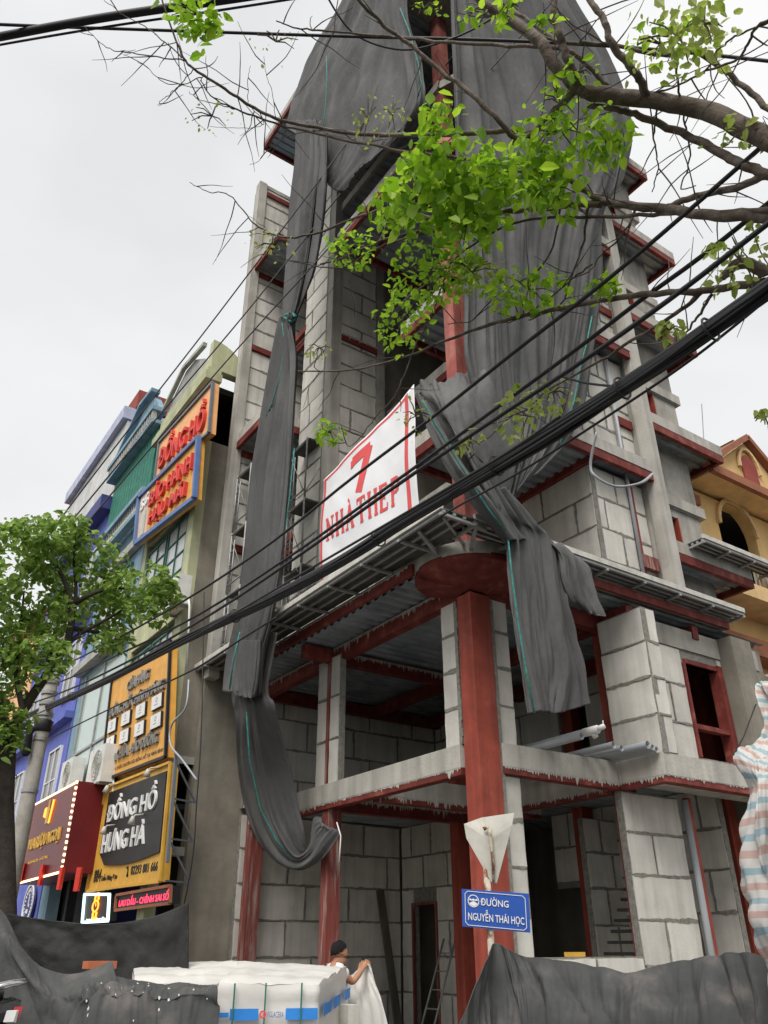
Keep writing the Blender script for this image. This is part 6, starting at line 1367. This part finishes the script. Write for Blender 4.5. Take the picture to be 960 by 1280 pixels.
build(cloth(rows, 24, 30, .03, 3, .5, 51, .01), 'plastic_sheet', M['wrap'], None, True, 'pale sheet held up by the man and trailing to the ground', 'sheet', solid=.005)
# ================================================================== SCOOTER TAIL AT THE LEFT EDGE
DB = 7.6
tp = PD(10, 1262, DB); ud = PD(-40, 1262, DB)-PD(10, 1262, DB); ud[2] = 0; ud /= np.linalg.norm(ud); sw_ = np.array((-ud[1], ud[0], 0))
T = thing('scooter', (tp[0]+ud[0]*.8, tp[1]+ud[1]*.8, .0), 'black scooter tail with red and white rear lamp at the left edge', 'motor scooter')
def S(l, s_, z): return np.array((tp[0], tp[1], 0))+ud*l+sw_*s_+Z_*z
zt = tp[2]
def loft(sec, name, m):
    G = []
    for (l, hw, z0, z1) in sec: G.append([S(l, hw*math.cos(t), (z0+z1)/2+(z1-z0)/2*math.sin(t)) for t in np.linspace(0, 6.283, 15)])
    mb = MB().grid(G); mb.uv = {}; mb.face(G[0][::-1][:-1]); mb.face(G[-1][:-1]); return sub(mb, name, m, T, True)
loft([(-.08, .03, zt-.02, zt+.06), (.0, .10, zt-.10, zt+.09), (.25, .15, zt-.22, zt+.08), (.6, .16, zt-.4, zt+.0), (.9, .12, zt-.5, zt-.2)], 'body', 'bikeblack')
loft([(.05, .08, zt+.07, zt+.13), (.2, .14, zt+.06, zt+.15), (.6, .14, zt+.0, zt+.11), (.85, .09, zt-.03, zt+.05)], 'seat', 'tyre')
loft([(1.15, .06, .35, .6), (1.2, .2, .4, 1.0), (1.3, .17, .6, 1.15), (1.38, .08, .95, 1.15)], 'front_shield', 'bikeblack')
loft([(.85, .15, .28, .42), (1.2, .16, .28, .40)], 'footboard', 'tyre')
sub(MB().tube([S(.3, -.13, zt+.10), S(.02, -.12, zt+.17), S(-.08, -.06, zt+.18), S(-.08, .06, zt+.18), S(.02, .12, zt+.17), S(.3, .13, zt+.10)], .022, 8), 'grab_rail', 'chrome', T, True)
sub(MB().prism([S(-.085, -.09, zt-.05), S(-.085, .09, zt-.05), S(-.1, .07, zt+.02), S(-.1, -.07, zt+.02)], ud*.06), 'tail_lamp', 'lamp_red', T)
for sg in (-1, 1): sub(MB().prism([S(-.07, sg*.09, zt-.08), S(-.05, sg*.15, zt-.07), S(-.06, sg*.15, zt+.0), S(-.075, sg*.09, zt+.0)], ud*.07), 'indicator', 'white', T)
sub(MB().prism([S(-.06, -.08, zt-.15), S(-.06, .08, zt-.15), S(-.16, .08, zt-.42), S(-.16, -.08, zt-.42)], ud*.02), 'rear_fender', 'tyre', T)
sub(MB().prism([S(-.13, -.09, zt-.30), S(-.13, .09, zt-.30), S(-.165, .09, zt-.42), S(-.165, -.09, zt-.42)], -ud*.006), 'number_plate', 'white', T)
for l in (.12, 1.42):
    o_ = None
    mb = MB(); c_ = S(l, 0, .27)
    for k in range(24):
        for q in range(6): pass
    G = [[c_+(ud*math.cos(t)+Z_*math.sin(t))*(.22+.05*math.cos(p_))+sw_*.05*math.sin(p_) for p_ in np.linspace(0, 6.283, 9)] for t in np.linspace(0, 6.283, 25)]
    wo = sub(MB().grid([[c_+(ud*math.cos(t)+Z_*math.sin(t))*r_+sw_*s2 for r_, s2 in ((.04, .05), (.05, .03), (.17, .02), (.18, .04), (.18, -.04), (.17, -.02), (.05, -.03), (.04, -.05))] for t in np.linspace(0, 6.283, 19)]), 'wheel', 'galv', T, True)
    sub(MB().grid(G), 'tyre', 'tyre', wo, True)
sub(MB().tube([S(1.36, 0, 1.05), S(1.25, -.15, 1.12), S(1.15, -.33, 1.08)], .018, 8).tube([S(1.36, 0, 1.05), S(1.25, .15, 1.12), S(1.15, .33, 1.08)], .018, 8), 'handlebar', 'chrome', T, True)
